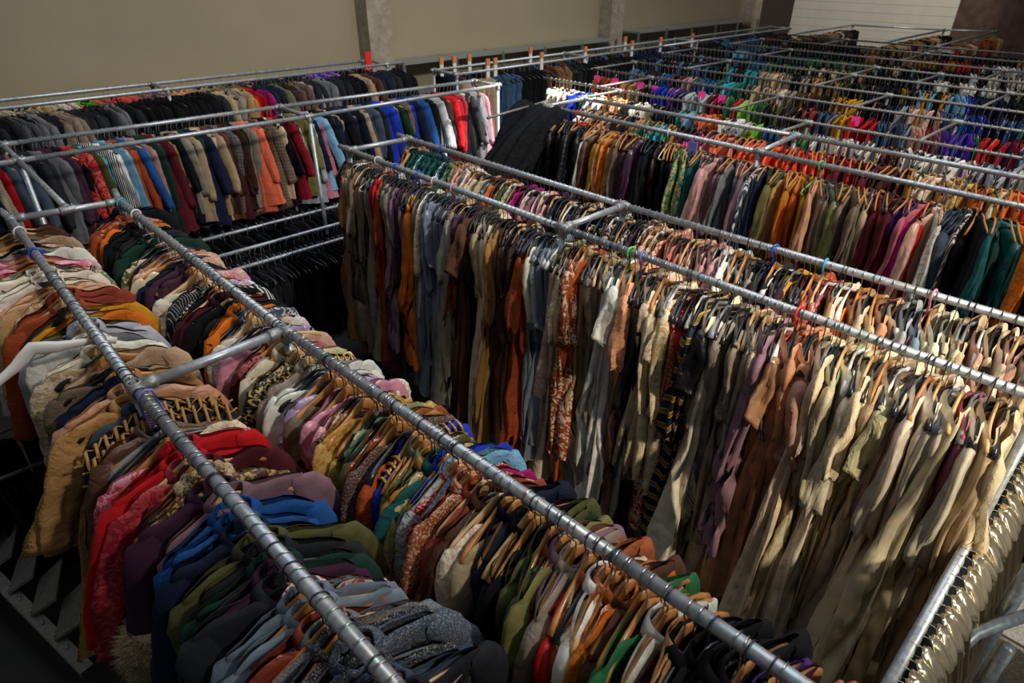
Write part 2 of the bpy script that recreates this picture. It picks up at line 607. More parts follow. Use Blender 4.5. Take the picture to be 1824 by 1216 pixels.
# side bar near the corner post of the long rack
q = empty('side_bar', (4.7, 5.3, 0))
tag(q, 'thin grey bar on a post beside the corner of the long coat rack', 'bar')
pipe('bar', (0, 0, 2.08), (1.15, .22, 2.08), q, .014)
pipe('post', (1.1, .21, 0), (1.1, .21, 2.08), q, .014)

# lower tier under the long rack: two bare-ended rails with black trousers
lt = empty('lower_rack', (.2, 5.9, 0))
tag(lt, 'low double rail beneath the coats, packed with black trousers', 'clothes rack')
for y, z in ((6.12 - 5.9, 1.05), (5.78 - 5.9, 1.02), (6.72 - 5.9, 1.02), (7.25 - 5.9, 1.02)):
    pipe('rail', (.2, y, z), (5.7, y, z), lt, .019)
for x in (.25, 3.38, 5.66):
    for y in (-.12, .22, .82, 1.35):
        pipe('post', (x, y, 0), (x, y, 1.05), lt, .019)

# wall shelves


def shelves(x0, x1, nb, ztop, label):
    s = empty('wall_shelf', (x0, 9.0, 0))
    tag(s, label, 'shelf')
    n = nb
    w = (x1 - x0) / n
    for i in range(n):
        m = MB().box(i * w + .01, 0, ztop - .03, (i + 1) * w - .01, .5, ztop)
        link('shelf_board', m.mesh('shelf_board', 'shelf_grey', False), s)
        m = MB().box(i * w + .01, 0, ztop - .5, (i + 1) * w - .01, .5, ztop - .47)
        link('shelf_board', m.mesh('shelf_board', 'shelf_grey', False), s)
    for i in range(n + 1):
        for y in (0, .47):
            u = link('shelf_upright', MB().box(i * w - .02, y - .02, 0, i * w + .02, y + .02, ztop + .01).mesh('shelf_upright', 'slotted_steel', False), s)
            if y == 0:
                hm = MB()
                for k in range(26):
                    z = ztop - .05 - k * .045
                    hm.box(i * w - .007, -.0225, z, i * w + .007, -.0205, z + .02)
                link('slot_holes', hm.mesh('slot_holes', 'black_plastic', False), u)


shelves(6.25, 11.55, 5, 2.12, 'long grey steel shelf against the wall between the two concrete columns')
shelves(12.3, 17.4, 5, 2.2, 'grey steel shelf against the wall beyond the second concrete column')

# ------------------------------------------------------------------ hangers
HD = .03   # extra drop below the hook


def hook_mb(m=None, n=5, r=.0024, R=.0255, zs=-.115, seg=12):
    m = m or MB()
    pts = []
    for i in range(seg + 1):
        t = math.radians(-35 + 225 * i / seg)
        pts.append((R * math.cos(t), 0, R * math.sin(t) - .0005))
    pts += [(-R * .55, 0, -R * 1.25), (-.002, 0, -.045), (0, 0, -.055), (0, 0, zs)]
    return m.tube(pts, r, n)


def arm_pts(half, drop, bow, neck=.0):
    P = []
    for i in range(-7, 8):
        u = i / 7
        x = u * half
        a = abs(u)
        z = -.085 - drop * (a ** 1.15) + neck * math.exp(-(a / .16) ** 2) - .012 * max(0, a - .85) / .15
        y = -bow * (a ** 2)
        P.append((x, y, z))
    return P


def wood_hanger():
    m = MB()
    P = arm_pts(.212, .062, .03, .022)
    hh = [.014 + .012 * math.exp(-(abs(i - 7) / 3.) ** 2) for i in range(15)]
    m.tube(P, hh, 8, True, ry=[.007 + .004 * abs(i - 7) / 7 for i in range(15)], up=(0, 0, 1))
    return m


def plastic_hanger():
    m = MB()
    P = arm_pts(.215, .07, .028, .012)
    m.tube(P, [.010 + .006 * (abs(i - 7) / 7) ** 3 for i in range(15)], 8, True, ry=[.006 + .012 * (abs(i - 7) / 7) ** 2 for i in range(15)], up=(0, 0, 1))
    m.tube([(-.17, -.03, -.140), (-.12, -.012, -.168), (.12, -.012, -.168), (.17, -.03, -.140)], .0045, 5)
    return m


def tube_hanger():
    m = MB()
    P = arm_pts(.2, .085, .012, .01)
    m.tube(P, .0055, 7)
    m.tube([(-.2, -.03, -.178), (-.185, -.026, -.195), (.185, -.026, -.195), (.2, -.03, -.178)], .005, 6)
    return m


def clip_hanger():
    m = MB()
    m.tube([(-.2, 0, -.1), (.2, 0, -.1)], .0045, 6)
    for x in (-.13, .13):
        m.box(x - .012, -.012, -.145, x + .012, .012, -.085)
    m.box(-.015, -.008, -.11, .015, .008, -.07)
    return m


HSH = dict(wood=wood_hanger().shift(z=-HD).mesh('hanger_arms', 'wood'), plastic=plastic_hanger().shift(z=-HD).mesh('hanger_arms', 'black_plastic'),
           tube=tube_hanger().shift(z=-HD).mesh('hanger_arms', 'white_plastic'), clip=clip_hanger().shift(z=-HD).mesh('hanger_arms', 'white_plastic', False))
HOOK = hook_mb().mesh('hook', 'wire')
HOOKT = hook_mb(None, 6, .0046, .029).mesh('hook', 'white_plastic')
HBAR = MB().tube([(-.165, -.03, -.142), (.165, -.03, -.142)], .005, 6).shift(z=-HD).mesh('trouser_bar', 'wood')
HK = dict(  # shape, material, words
    w=('wood', 'wood', 'varnished wooden'), p=('wood', 'pale_wood', 'pale wooden'), d=('wood', 'dark_wood', 'dark mahogany wooden'),
    k=('plastic', 'black_plastic', 'black plastic'), g=('plastic', 'grey_plastic', 'grey plastic'), o=('plastic', 'white_plastic', 'white plastic'),
    t=('tube', 'white_plastic', 'white tubular'), b=('tube', 'blue_plastic', 'bright blue tubular'), q=('tube', 'turquoise_plastic', 'turquoise tubular'),
    i=('tube', 'pink_plastic', 'pink tubular'), e=('tube', 'green_plastic', 'green tubular'), c=('clip', 'white_plastic', 'white clip'),
    x=('clip', 'black_plastic', 'black clip'), m=('tube', 'wire', 'thin wire'))
HMESHES = []
NHANG = [0]
LOWH = {'w': [], 'k': [], 'o': []}


def make_hanger(code, M, label):
    sh, mat, words = HK[code]
    o = link('clothes_hanger', HSH[sh], None, mat)
    o.matrix_world = M
    tag(o, label, 'hanger')
    if sh == 'tube' and mat != 'wire':
        h = link('hook', HOOKT, o, mat)
    else:
        h = link('hook', HOOK, o, 'dark_wire' if random.random() < .3 else 'wire')
    if sh == 'wood' and random.random() < .5:
        link('trouser_bar', HBAR, o, mat)
    return o


# ------------------------------------------------------------------ garments
def zsh(x, sw, drop=.062):
    return -.078 - drop * min(1.15, abs(x) / sw) ** 1.15


BOW = .028


def body_mb(rs, L, sw=.215, neck=.07, hem=.2, th=.018, amp=.008, nf=5, waist=0., rag=0., R=14, N=34, sag=.045, sway=.015):
    ph = [rs.uniform(0, 6.28) for _ in range(8)]
    m = MB()
    rings = []
    prof = [0, .006, .018, .045] + [.045 + (1 - .045) * ((i + 1) / (R - 4)) for i in range(R - 4)]
    sx = rs.uniform(-.03, .03)
    sy = rs.uniform(-sway, sway)
    for i, t in enumerate(prof):
        ring = []
        g = sstep(0, .06, t)
        w = sw * (1 - .06 * g) + (hem - sw) * t + waist * math.exp(-((t - .35) / .15) ** 2)
        if t < .03:
            w = sw * (1 - .03 * (1 - t / .03))
        d = th * (.45, .85, 1., 1.05)[i] if i < 4 else th * (1.05 + .5 * t)
        for j in range(N):
            th_ = 2 * PI * j / N
            cx, sn = math.cos(th_), math.sin(th_)
            x = w * math.copysign(abs(cx) ** .85, cx)
            y = d * math.copysign(abs(sn) ** .75, sn)
            fr = amp * sstep(.02, .7, t) * (1 + .7 * t)
            fold = fr * (math.sin(nf * x / .1 + ph[0] + 1.5 * t) * .6 + math.sin(nf * 1.9 * x / .1 + ph[1] - t * 2) * .4 + .5 * math.sin(3.1 * nf * x / .1 + ph[5]))
            y += fold * (1 if sn >= 0 else .8) + .35 * fold * math.sin(3 * th_ + ph[2])
            x += fr * .8 * math.sin(5 * th_ + ph[3] + 4 * t) + .006 * sstep(0, .2, t) * math.sin(22 * t + ph[4] + th_)
            rad = fr * .55 * ((1 - 1.6 * abs(math.sin(4.5 * th_ + ph[7] + 1.2 * t))) + .6 * math.sin(11 * th_ + ph[6] - 2 * t))
            x += cx * rad
            y += sn * rad
            x += sx * t
            y += sy * t
            y -= BOW * min(1.2, abs(x) / sw) ** 2 * (1 - .5 * t)
            z0 = zsh(x, sw) + (.007 if i == 0 else (.004 if i == 1 else 0)) - .012 * sstep(sw * .86, sw, abs(x))
            if abs(x) < neck and t < .1:
                q = (1 - (x / neck) ** 2)
                z0 -= q * (sag if sn < 0 else .012) * (1 - t / .1)
                y += math.copysign(.020, sn if sn else 1) * q * (1 - t / .1)
            zz = z0 + (-.09 - L - z0) * t + (.007 * math.sin(x * 31 + ph[3]) + .005 * math.sin(x * 57 + ph[5])) * (1 - t)
            zz += rag * t * (math.sin(7 * th_ + ph[6]) * .6 + math.sin(13 * th_ + ph[7]) * .4)
            ring.append((x, y, zz))
        rings.append(ring)
    return m.loft(rings)


def sleeve_mb(rs, side, Ls, sw=.215, r0=.058, r1=.042, fl=.5, out=.03, amp=.004, fwd_=0., N=18, R=14, bend=0., rag=0.):
    m = MB()
    ph = [rs.uniform(0, 6.28) for _ in range(5)]
    rings = []
    x0 = sw - .045
    z0 = -.128 - r0 * .42
    for i in range(R):
        t = i / (R - 1)
        s = t * Ls
        a = sstep(0, .09, s)
        ang = math.radians(25) + (math.radians(86) - math.radians(25)) * a
        # path
        if i == 0:
            px, pz, py = x0, z0, 0.
        else:
            ds = Ls / (R - 1)
            an = ang - out * (1 - t) + bend * math.sin(PI * t)
            px += math.cos(an) * ds
            pz -= math.sin(an) * ds
        py = -BOW * .95 + fwd_ * t * t + .004 * math.sin(9 * t + ph[3])
        r = (r0 + (r1 - r0) * t) * (.84 + .16 * sstep(0, .12, s)) * (.35 if i == 0 else (.9 if i == 1 else 1))
        nx, nz = math.sin(ang), math.cos(ang)
        ring = []
        for j in range(N):
            q = 2 * PI * j / N
            k = 1 + (amp / r) * (math.sin(3 * q + ph[0] + 5 * t) + .7 * math.sin(5 * q + ph[1]) - .9 * abs(math.sin(3.5 * q + ph[2] + t))) * t + .05 * math.sin(26 * t + ph[2] + 2 * math.sin(q))
            cx = r * math.cos(q) * k
            cy = r * fl * math.sin(q) * k
            ring.append(((px + nx * cx) * side, py + cy, pz + nz * cx + rag * t * math.sin(3 * q + ph[4])))
        rings.append(ring)
    # cuff turned inward so the opening is dark and edged
    last = rings[-1]
    c = sum((Vector(p) for p in last), Vector()) / N
    rings.append([tuple(Vector(p) + (c - Vector(p)) * .12) for p in last])
    rings.append([tuple(Vector(p) + (c - Vector(p)) * .2 + Vector((0, 0, .05))) for p in last])
    return m.loft(rings)


def collar_mb(rs, kind):
    m = MB()
    N = 22
    rings = []
    if kind == 'fur':
        pr = [(.056, -.118), (.052, -.082), (.066, -.060), (.088, -.068), (.094, -.098), (.08, -.118)]
    elif kind == 'stand':
        pr = [(.058, -.112), (.052, -.072), (.056, -.070), (.060, -.1)]
    else:
        pr = [(.056, -.110), (.050, -.070), (.055, -.064), (.066, -.076), (.078, -.102), (.076, -.104)]
    for k, (r, z) in enumerate(pr):
        ring = []
        for j in range(N):
            q = 2 * PI * j / N
            c, s = math.cos(q), math.sin(q)
            fr = max(0, -s)
            rr = r * (1 + .03 * math.sin(6 * q + k))
            zz = z - .05 * fr ** 1.5 + (.010 * math.sin(9 * q) if kind == 'fur' else 0)
            ring.append((rr * c, rr * s * .62 + .004, zz))
        rings.append(ring)
    return m.loft(rings)


def fuzz(mb, rs, n, ln, r=.0022):
    """short hair tufts standing on the faces of mb"""
    fs = list(mb.f)
    V = [Vector(v) for v in mb.v]
    for _ in range(n):
        f = rs.choice(fs)
        p = [V[i] for i in f]
        u, v = rs.random(), rs.random()
        q = p[0].lerp(p[1], u).lerp(p[3 if len(p) > 3 else 2].lerp(p[2], u), v)
        nn = (p[1] - p[0]).cross(p[2] - p[0])
        if nn.length < 1e-9:
            continue
        nn.normalize()
        d = (nn + Vector((rs.uniform(-.7, .7), rs.uniform(-.7, .7), rs.uniform(-.9, .3)))).normalized() * ln * rs.uniform(.5, 1.2)
        s = nn.orthogonal().normalized() * r
        t = nn.cross(s).normalized() * r
        b = len(mb.v)
        mb.v += [tuple(q + s), tuple(q - s * .5 + t), tuple(q - s * .5 - t), tuple(q + d)]
        mb.f += [(b, b + 1, b + 3), (b + 1, b + 2, b + 3), (b + 2, b, b + 3)]
    return mb


def ring_part(z0, z1, sw, th, name, mat, off=0., amp=0):
    m = MB()
    rings = []
    for z in (z0, (z0 + z1) / 2, z1):
        ring = []
        for j in range(24):
            q = 2 * PI * j / 24
            c, s = math.cos(q), math.sin(q)
            ring.append((off + sw * math.copysign(abs(c) ** .8, c), th * math.copysign(abs(s) ** .7, s) + amp * math.sin(c * 9), z))
        rings.append(ring)
    return m.loft(rings).mesh(name, mat)


KINDS = dict(
    coat=dict(L=.96, hem=.24, th=.028, amp=.008, nf=3, neck=.06, sl=.66, r0=.066, r1=.052, collar='lapel', fl=.55),
    jacket=dict(L=.74, hem=.21, th=.028, amp=.004, nf=3, neck=.055, sl=.58, r0=.062, r1=.048, collar='lapel', fl=.55),
    tunic=dict(L=.9, hem=.23, th=.021, amp=.014, nf=5, neck=.115, sl=.46, r0=.060, r1=.058, collar=None, fl=.42, rag=.01),
    shirt=dict(L=.76, hem=.21, th=.020, amp=.008, nf=5, neck=.062, sl=.52, r0=.056, r1=.046, collar='shirt', fl=.42),
    gown=dict(L=1.68, hem=.25, th=.024, amp=.028, nf=6, neck=.125, sl=.56, r0=.060, r1=.085, collar=None, fl=.44, rag=.03),
    robe=dict(L=1.22, hem=.25, th=.026, amp=.02, nf=4, neck=.10, sl=.58, r0=.066, r1=.085, collar='shirt', fl=.42),
    dress=dict(L=1.12, hem=.26, th=.022, amp=.02, nf=6, neck=.135, sl=.2, r0=.056, r1=.06, collar=None, fl=.4, rag=.01),
    cardigan=dict(L=.62, hem=.21, th=.026, amp=.006, nf=4, neck=.07, sl=.54, r0=.066, r1=.05, collar='stand', fl=.6),
    waistcoat=dict(L=.55, hem=.19, th=.02, amp=.004, nf=3, neck=.08, sl=0, r0=0, r1=0, collar='stand', fl=.5, sw=.175),
    trousers=dict(L=.85, hem=.13, th=.018, amp=.006, nf=4, neck=0, sl=0, r0=0, r1=0, collar=None, fl=.5, sw=.17),
)
NV = 9
GM = {}


def garment_meshes(kind):
    if kind in GM:
        return GM[kind]
    K = KINDS[kind]
    out = []
    nv = 14 if kind in ('gown', 'tunic') else NV
    for v in range(nv):
        rs = random.Random(hash_(kind) + v)
        sw = K.get('sw', .215)
        L = K['L'] * rs.uniform(.93, 1.07)
        if kind == 'gown' and v % 4 == 3:
            L *= .8
        hem = K['hem'] * rs.uniform(.85, 1.1)
        if kind == 'gown':
            hem *= rs.uniform(.7, 1.3)
        b = body_mb(rs, L, sw, K['neck'], hem, K['th'], K['amp'] * rs.uniform(.7, 1.3), K['nf'], rag=K.get('rag', 0),
                    waist=-.02 if kind in ('coat', 'gown', 'dress') else 0., N=52 if kind in ('gown', 'robe', 'dress') else 34).mesh(kind, None)
        parts = []
        if K['sl']:
            for s in (1, -1):
                sl = K['sl'] * rs.uniform(.9, 1.08)
                wide = 1.
                if kind == 'gown' and v % 5 == 4:
                    continue
                if kind == 'gown':
                    wide = rs.choice([.55, .7, .9, 1.3])
                    sl *= rs.choice([.6, .9, 1.1, 1.35])
                parts.append(('sleeve', sleeve_mb(rs, s, sl, sw, K['r0'], K['r1'] * wide, K['fl'] * rs.uniform(.85, 1.15), out=rs.uniform(-.12, .2),
                                                  amp=.034 if kind in ('gown', 'robe') else .007, fwd_=rs.uniform(-.04, .03), bend=rs.uniform(-.2, .2),
                                                  rag=.03 if kind == 'gown' else 0).mesh('sleeve', None)))
        if K['collar'] and not (kind == 'shirt' and v % 3 == 2):
            parts.append(('collar', collar_mb(rs, K['collar']).mesh('collar', None)))
        out.append((b, parts))
    GM[kind] = out
    return out


def hash_(s):
    h = 7
    for c in s:
        h = (h * 31 + ord(c)) % 100003
    return h


_r = random.Random(5)
FUR = fuzz(collar_mb(_r, 'fur'), _r, 3500, .036, .002).mesh('fur_collar', None)
FURCUFF = fuzz(MB().tube([(.262, -.03, -.54), (.264, -.03, -.58), (.266, -.03, -.64), (.268, -.03, -.72), (.268, -.03, -.75)], [.05, .085, .095, .08, .04], 14), _r, 4500, .045, .002).mesh('fur_cuff', None)
HEMTRIM = ring_part(-.84, -.79, .235, .045, 'hem_trim', 'gold_trim', amp=.01)
CUFFS = {}
for nm in ('gold_trim', 'silver_trim'):
    CUFFS[nm] = [MB().tube([(s * .262, 0, -.58), (s * .265, -.01, -.62)], .062, 12, False, ry=.036).mesh('cuff_trim', nm) for s in (1, -1)]
def ysh(x):
    return -BOW * min(1.2, abs(x) / .215) ** 2


BRAID = MB()
for k in range(4):
    x = .10 + k * .028
    BRAID.tube([(x, ysh(x) + a_, zsh(x, .215) + b_) for a_, b_ in ((-.03, -.05), (-.024, -.002), (0, .014), (.024, -.002), (.03, -.05))], .006, 6)
BRAID = BRAID.mesh('gold_braid', 'gold_trim')
ELAST = [MB().tube([(s * .20, 0, -.128), (s * .207, 0, -.132)], .03, 10, False, ry=.02).mesh('tie_band', 'cotton') for s in (1, -1)]
NET = MB()
for sx in (-1, 1):
    for k in range(7):
        p = []
        for i in range(9):
            t = i / 8
            x = sx * (.05 + t * .22)
            p.append((x, ysh(x) + (0 if k == 0 else -.050), zsh(min(x * sx, .22), .215) + .03 - .06 * k - .03 * (j_ := (i % 2)) - (.15 * max(0, t - .75))))
        NET.tube(p, .0045, 5)
for sx in (-1, 1):
    for j in range(6):
        x = sx * (.05 + j * .036)
        NET.tube([(x, ysh(x) + .05, -.2), (x, ysh(x) + .046, zsh(x, .215) - .01), (x + .01, ysh(x), zsh(x, .215) + .031), (x, ysh(x) - .046, zsh(x, .215) - .01), (x + .014, ysh(x) - .052, -.3), (x - .01, ysh(x) - .05, -.42)], .006, 6)
NET = NET.mesh('rope_net', None)
PADM = MB()
for k in range(5):
    x = -.18 + k * .09
    PADM.tube([(x, ysh(x) + a_, zsh(x, .215) + b_) for a_, b_ in ((-.034, -.12), (-.03, -.01), (0, .015), (.03, -.01), (.034, -.12))], .004, 5)
PADM = PADM.mesh('quilt_seam', None)

CAT = dict(coat='coat', jacket='jacket', tunic='tunic', shirt='shirt', gown='gown', robe='robe', dress='dress', cardigan='cardigan',
           waistcoat='waistcoat', trousers='trousers')
random.seed(11)
ITEMS = []   # (object, color, material, kind, extra, railphrase)
HITEMS = []


def rail_at(path, t):
    """point on a rail path at world coordinate t (y for 'y' rails, x for 'x' rails)"""
    ax = 1 if abs(path[-1][1] - path[0][1]) > abs(path[-1][0] - path[0][0]) else 0
    for a, b in zip(path, path[1:]):
        lo, hi = sorted((a[ax], b[ax]))
        if lo - 1e-6 <= t <= hi + 1e-6:
            k = (t - a[ax]) / (b[ax] - a[ax])
            return (a[0] + (b[0] - a[0]) * k, a[1] + (b[1] - a[1]) * k), ax
    return None, ax


def jitter(c, k=.18):
    f = 1 + random.uniform(-k, k)
    return tuple(max(0, v * f * (1 + random.uniform(-.05, .05))) for v in c)


def put_garment(kind, colr, mat, M, extra='', simple=False):
    vs = garment_meshes(kind)
    v = random.randrange(len(vs))
    b, parts = vs[v]
    c = jitter(rgb(colr))
    o = link(kind, b, None, mat, c)
    o.matrix_world = M
    if not simple:
        for nm, me in parts:
            if nm == 'collar' and 'f' in extra:
                continue
            link(nm, me, o, mat, c)
    if 'f' in extra:
        fo = link('fur_collar', FUR, o, 'fur', rgb('sand'))
        fo['label'] = 'pale fur collar'
    if 'F' in extra:
        link('fur_cuff', FURCUFF, o, 'fur', rgb('sand'), scale=(-1, 1, 1))['label'] = 'pale fluffy fur cuff'
        link('fur_cuff', FURCUFF, o, 'fur', rgb('greige'))['label'] = 'pale fluffy fur cuff'
    if 'h' in extra:
        link('hem_trim', HEMTRIM, o, 'gold_trim')['label'] = 'gold hem trim'
    if 's' in extra or 'g' in extra:
        for me in CUFFS['silver_trim' if 's' in extra else 'gold_trim']:
            link('cuff_trim', me, o, 'silver_trim' if 's' in extra else 'gold_trim')['label'] = 'shiny metallic cuff trim'
    if 'b' in extra:
        link('gold_braid', BRAID, o, 'gold_trim')['label'] = 'thick gold braid on the shoulder'
        link('gold_braid', BRAID, o, 'gold_trim', scale=(-1, 1, 1))['label'] = 'thick gold braid on the shoulder'
    if 'n' in extra:
        link('rope_net', NET, o, 'knit', rgb('camel'))['label'] = 'knotted yellow rope netting'
    if 'q' in extra:
        link('quilt_seam', PADM, o, mat, tuple(x * .5 for x in c))
    if 't' in extra:
        for me in ELAST:
            link('tie_band', me, o, 'cotton', rgb('taupe'))
    return o


def shuffled(a, b, n, *names):
    r = random.Random(n)
    return '@%s ' % a + ' '.join(r.choice(names) for _ in range(n)) + ' @%s' % b


def parse(s):
    """'@5.1 taupe.linen.gown*4 ...' -> list of (anchor groups)"""
    groups = []
    for tk in s.split():
        if tk[0] == '@':
            groups.append([float(tk[1:]), []])
            continue
        n = 1
        if '*' in tk:
            tk, n = tk.split('*')
            n = int(n)
        p = tk.split('.')
        ex = p[3] if len(p) > 3 else ''
        for _ in range(n):
            groups[-1][1].append((p[0], p[1], p[2], ex))
    return groups


def fill(path, spec, spacing, phrase, group, hangers='kkkwwp', yaw=(0, 12), flip=True, dens=1., z=RZ, near=True, drop=-.016, wid=1.):
    G = parse(spec)
    items = []
    for (t0, li), nx in zip(G, G[1:] + [None]):
        if nx is None:
            break
        t1 = nx[0]
        n = max(len(li), int(round(abs(t1 - t0) / spacing)))
        for k in range(n):
            items.append((t0 + (t1 - t0) * (k + .5) / n, li[min(len(li) - 1, int(k * len(li) / n))]))
    ph = random.uniform(0, 6)
    cnt = 0
    for k, (t, (colr, mat, kind, ex)) in enumerate(items):
        t += random.uniform(-.3, .3) * spacing
        (p, ax) = rail_at(path, t)
        if p is None:
            continue
        a = math.radians((yaw[0](t) if callable(yaw[0]) else yaw[0]) + yaw[1] * (.6 * math.sin(k * .23 + ph) + .55 * random.uniform(-1, 1)))
        rz = (0 if ax == 1 else PI / 2) + a
        tilt = math.radians(random.gauss(0, 3))
        fl = flip and random.random() < .5
        base = Matrix.Translation((p[0], p[1], z)) @ Matrix.Rotation(rz + (PI if fl else 0), 4, 'Z')
        Mh = base @ Matrix.Rotation(tilt, 4, 'Y')
        sc = Matrix.Diagonal((random.uniform(.86, 1.1) * wid, random.uniform(.85, 1.35) * (1.25 if kind == 'gown' else 1), random.uniform(.92, 1.06), 1))
        Mg = base @ Matrix.Rotation(tilt * 1.3, 4, 'Y') @ Matrix.Translation((0, 0, -HD - drop - (random.uniform(-.006, .05) if kind in ('tunic', 'dress', 'gown') and random.random() < .55 else random.uniform(-.004, .012)))) @ sc
        if kind != 'none':
            o = put_garment(kind, colr, mat, Mg, ex, simple=not near)
            ITEMS.append((o, colr, mat, kind, ex, phrase, group, len(ITEMS)))
        hc = random.choice(hangers)
        if kind in ('trousers',):
            hc = random.choice('cx')
        if kind == 'shirt' and mat == 'net':
            hc = 't'
        if 'Q' in ex:
            hc = 'q'
        HITEMS.append((hc, Mh, colr, mat, kind, phrase, near))
        cnt += 1
        # bare hangers between the clothes
        if dens > 1 and random.random() < dens - 1:
            t2 = t + random.uniform(-.5, .5) * spacing
            p2, _ = rail_at(path, t2)
            if p2:
                M2 = Matrix.Translation((p2[0], p2[1], z)) @ Matrix.Rotation(rz + random.uniform(-.2, .2), 4, 'Z') @ Matrix.Rotation(tilt, 4, 'Y')
                HITEMS.append((random.choice(hangers), M2, None, None, None, phrase, near))
    return cnt


# ---- first (nearest left) rail
fill(R1, '''@5.2 brown.wool.tunic camel.cotton.tunic @4.95 beige.cotton.tunic blush.lace.tunic black.wool.jacket @4.72 white.cotton.dress pink.satin.dress crimson.floral.dress
@4.4 sage.lace.dress ivory.knit.cardigan.t ivory.knit.cardigan @4.05 peach.lace.tunic peach.brocade.tunic tan.lace.tunic @3.85 brick.wool.jacket rust.velvet.jacket chocolate.wool.jacket
@3.62 mustard.cotton.tunic orange.wool.tunic olive.wool.tunic @3.42 silver.wool.coat grey.wool.coat @3.26 white.cotton.shirt ivory.linen.shirt beige.lace.tunic
@3.02 beige.burlap.tunic taupe.burlap.tunic camel.burlap.robe @2.78 navy.denimx.jacket peach.leather.jacket camel.burlap.robe @2.56 slate.wool.coat charcoal.knit.robe.n charcoal.knit.robe.n
@2.36 brown.leather.jacket ochre.velvet.tunic cream.lace.tunic @2.24 pink.red_brocade.tunic red.wool.coat red.wool.coat.g @2.06 crimson.red_brocade.robe maroon.wool.robe
@1.96 olive.floral.coat.f brown.brocade.coat @1.87 plum.wool.coat.F mauve.wool.coat @1.76 blue.wool.coat.sh blue.velvet.coat.s @1.62 navy.velvet.coat olive.wool.coat @1.5 charcoal.wool.coat bottle_green.wool.coat
@1.4 plum.wool.coat.g charcoal.wool.coat @1.30 white.red_brocade.robe bluegrey.wool.jacket bluegrey.wool.jacket @1.18 brick.satin.robe grey.tweed.coat charcoal.tweed.coat slate.tweed.coat
@.98 charcoal.tweed.coat slate.wool.coat @.88 slate.wool.coat charcoal.wool.coat black.fur.coat.f @.74 black.brocade.coat black.wool.coat midnight.velvet.coat @.5'''.replace('denimx', 'cotton'),
     .062, 'nearest left rail', 'clothes on the nearest left rail', 'wwkkkkwpgk', (lambda t: -5, 10), flip=False, dens=1.1, wid=1.12)
# ---- second rail
fill(R2, '''@5.1 navy.cotton.jacket black.wool.jacket @4.9 rust.satin.jacket orange.cotton.tunic mustard.cotton.tunic black.velvet.jacket @4.65 black.wool.coat charcoal.wool.coat black.cotton.dress
@4.35 bottle_green.wool.coat olive.lace.tunic maroon.velvet.tunic dusty_pink.polka_dot.dress @4.08 peach.lace.dress blush.lace.dress cream.satin.dress ivory.satin.dress
@3.85 navy.wool.jacket plum.velvet.jacket pink.lace.dress @3.62 white.lace.dress lilac.lace.dress charcoal.pinstriped.jacket charcoal.striped.shirt black.wool.jacket
@3.3 maroon.wool.jacket black.wool.jacket black.velvet.coat @3.08 orange.wool.jacket denim.cotton.jacket denim.lace.jacket @2.9 white.lace.dress lilac.satin.dress pink.satin.dress
@2.72 blush.satin.dress maroon.velvet.robe rose.polka_dot.dress @2.56 ivory.linen.robe cream.linen.coat @2.44 black.brocade.jacket black.sequinned.jacket.b greige.linen.coat white.satin.dress @2.26 white.satin.tunic lilac.satin.dress lilac.satin.tunic taupe.cotton.dress
@2.1 white.brocade.dress pink.satin.dress pink.sequinned.dress @1.97 tan.lace.tunic ochre.brocade.tunic gold.brocade.tunic @1.85 sage.satin.tunic green.velvet.tunic copper.satin.tunic
@1.74 copper.sequinned.tunic brown.tweed.tunic rust.velvet.tunic @1.64 royal_blue.velvet.tunic.b royal_blue.velvet.tunic.b @1.56 olive.satin.robe sage.brocade.robe gold.satin.robe
@1.46 teal.velvet.robe royal_blue.velvet.robe silver.fur.cardigan sky_blue.fur.coat @1.36 crimson.sequinned.robe.g magenta.satin.robe.g copper.sequinned.robe @1.26 brick.cotton.robe brown.velvet.robe
@1.18 ivory.lace.tunic beige.velvet.tunic @1.1 midnight.velvet.coat black.cotton.coat black.wool.tunic @.98 olive.cotton.tunic bottle_green.satin.tunic.g olive.wool.tunic khaki.wool.tunic @.9 brown.wool.coat mauve.velvet.coat greige.velvet.coat
@.8 red.satin.tunic copper.cotton.coat cream.lace.tunic @.72 white.satin.coat orange.sequinned.robe orange.satin.robe brown.wool.coat @.62 green.satin.tunic green.wool.tunic rust.velvet.tunic @.52 white.cotton.shirt tan.leather.waistcoat black.wool.coat
@.4 black.wool.coat black.velvet.coat purple.velvet.tunic @.22 maroon.velvet.tunic salmon.velvet.tunic salmon.satin.tunic @.06 peach.lace.tunic cream.brocade.tunic @-.1''',
     .05, 'second rail from the left', 'clothes on the second rail from the left', 'wwwwkkkp', (lambda t: 2, 10), flip=False, dens=1.15)
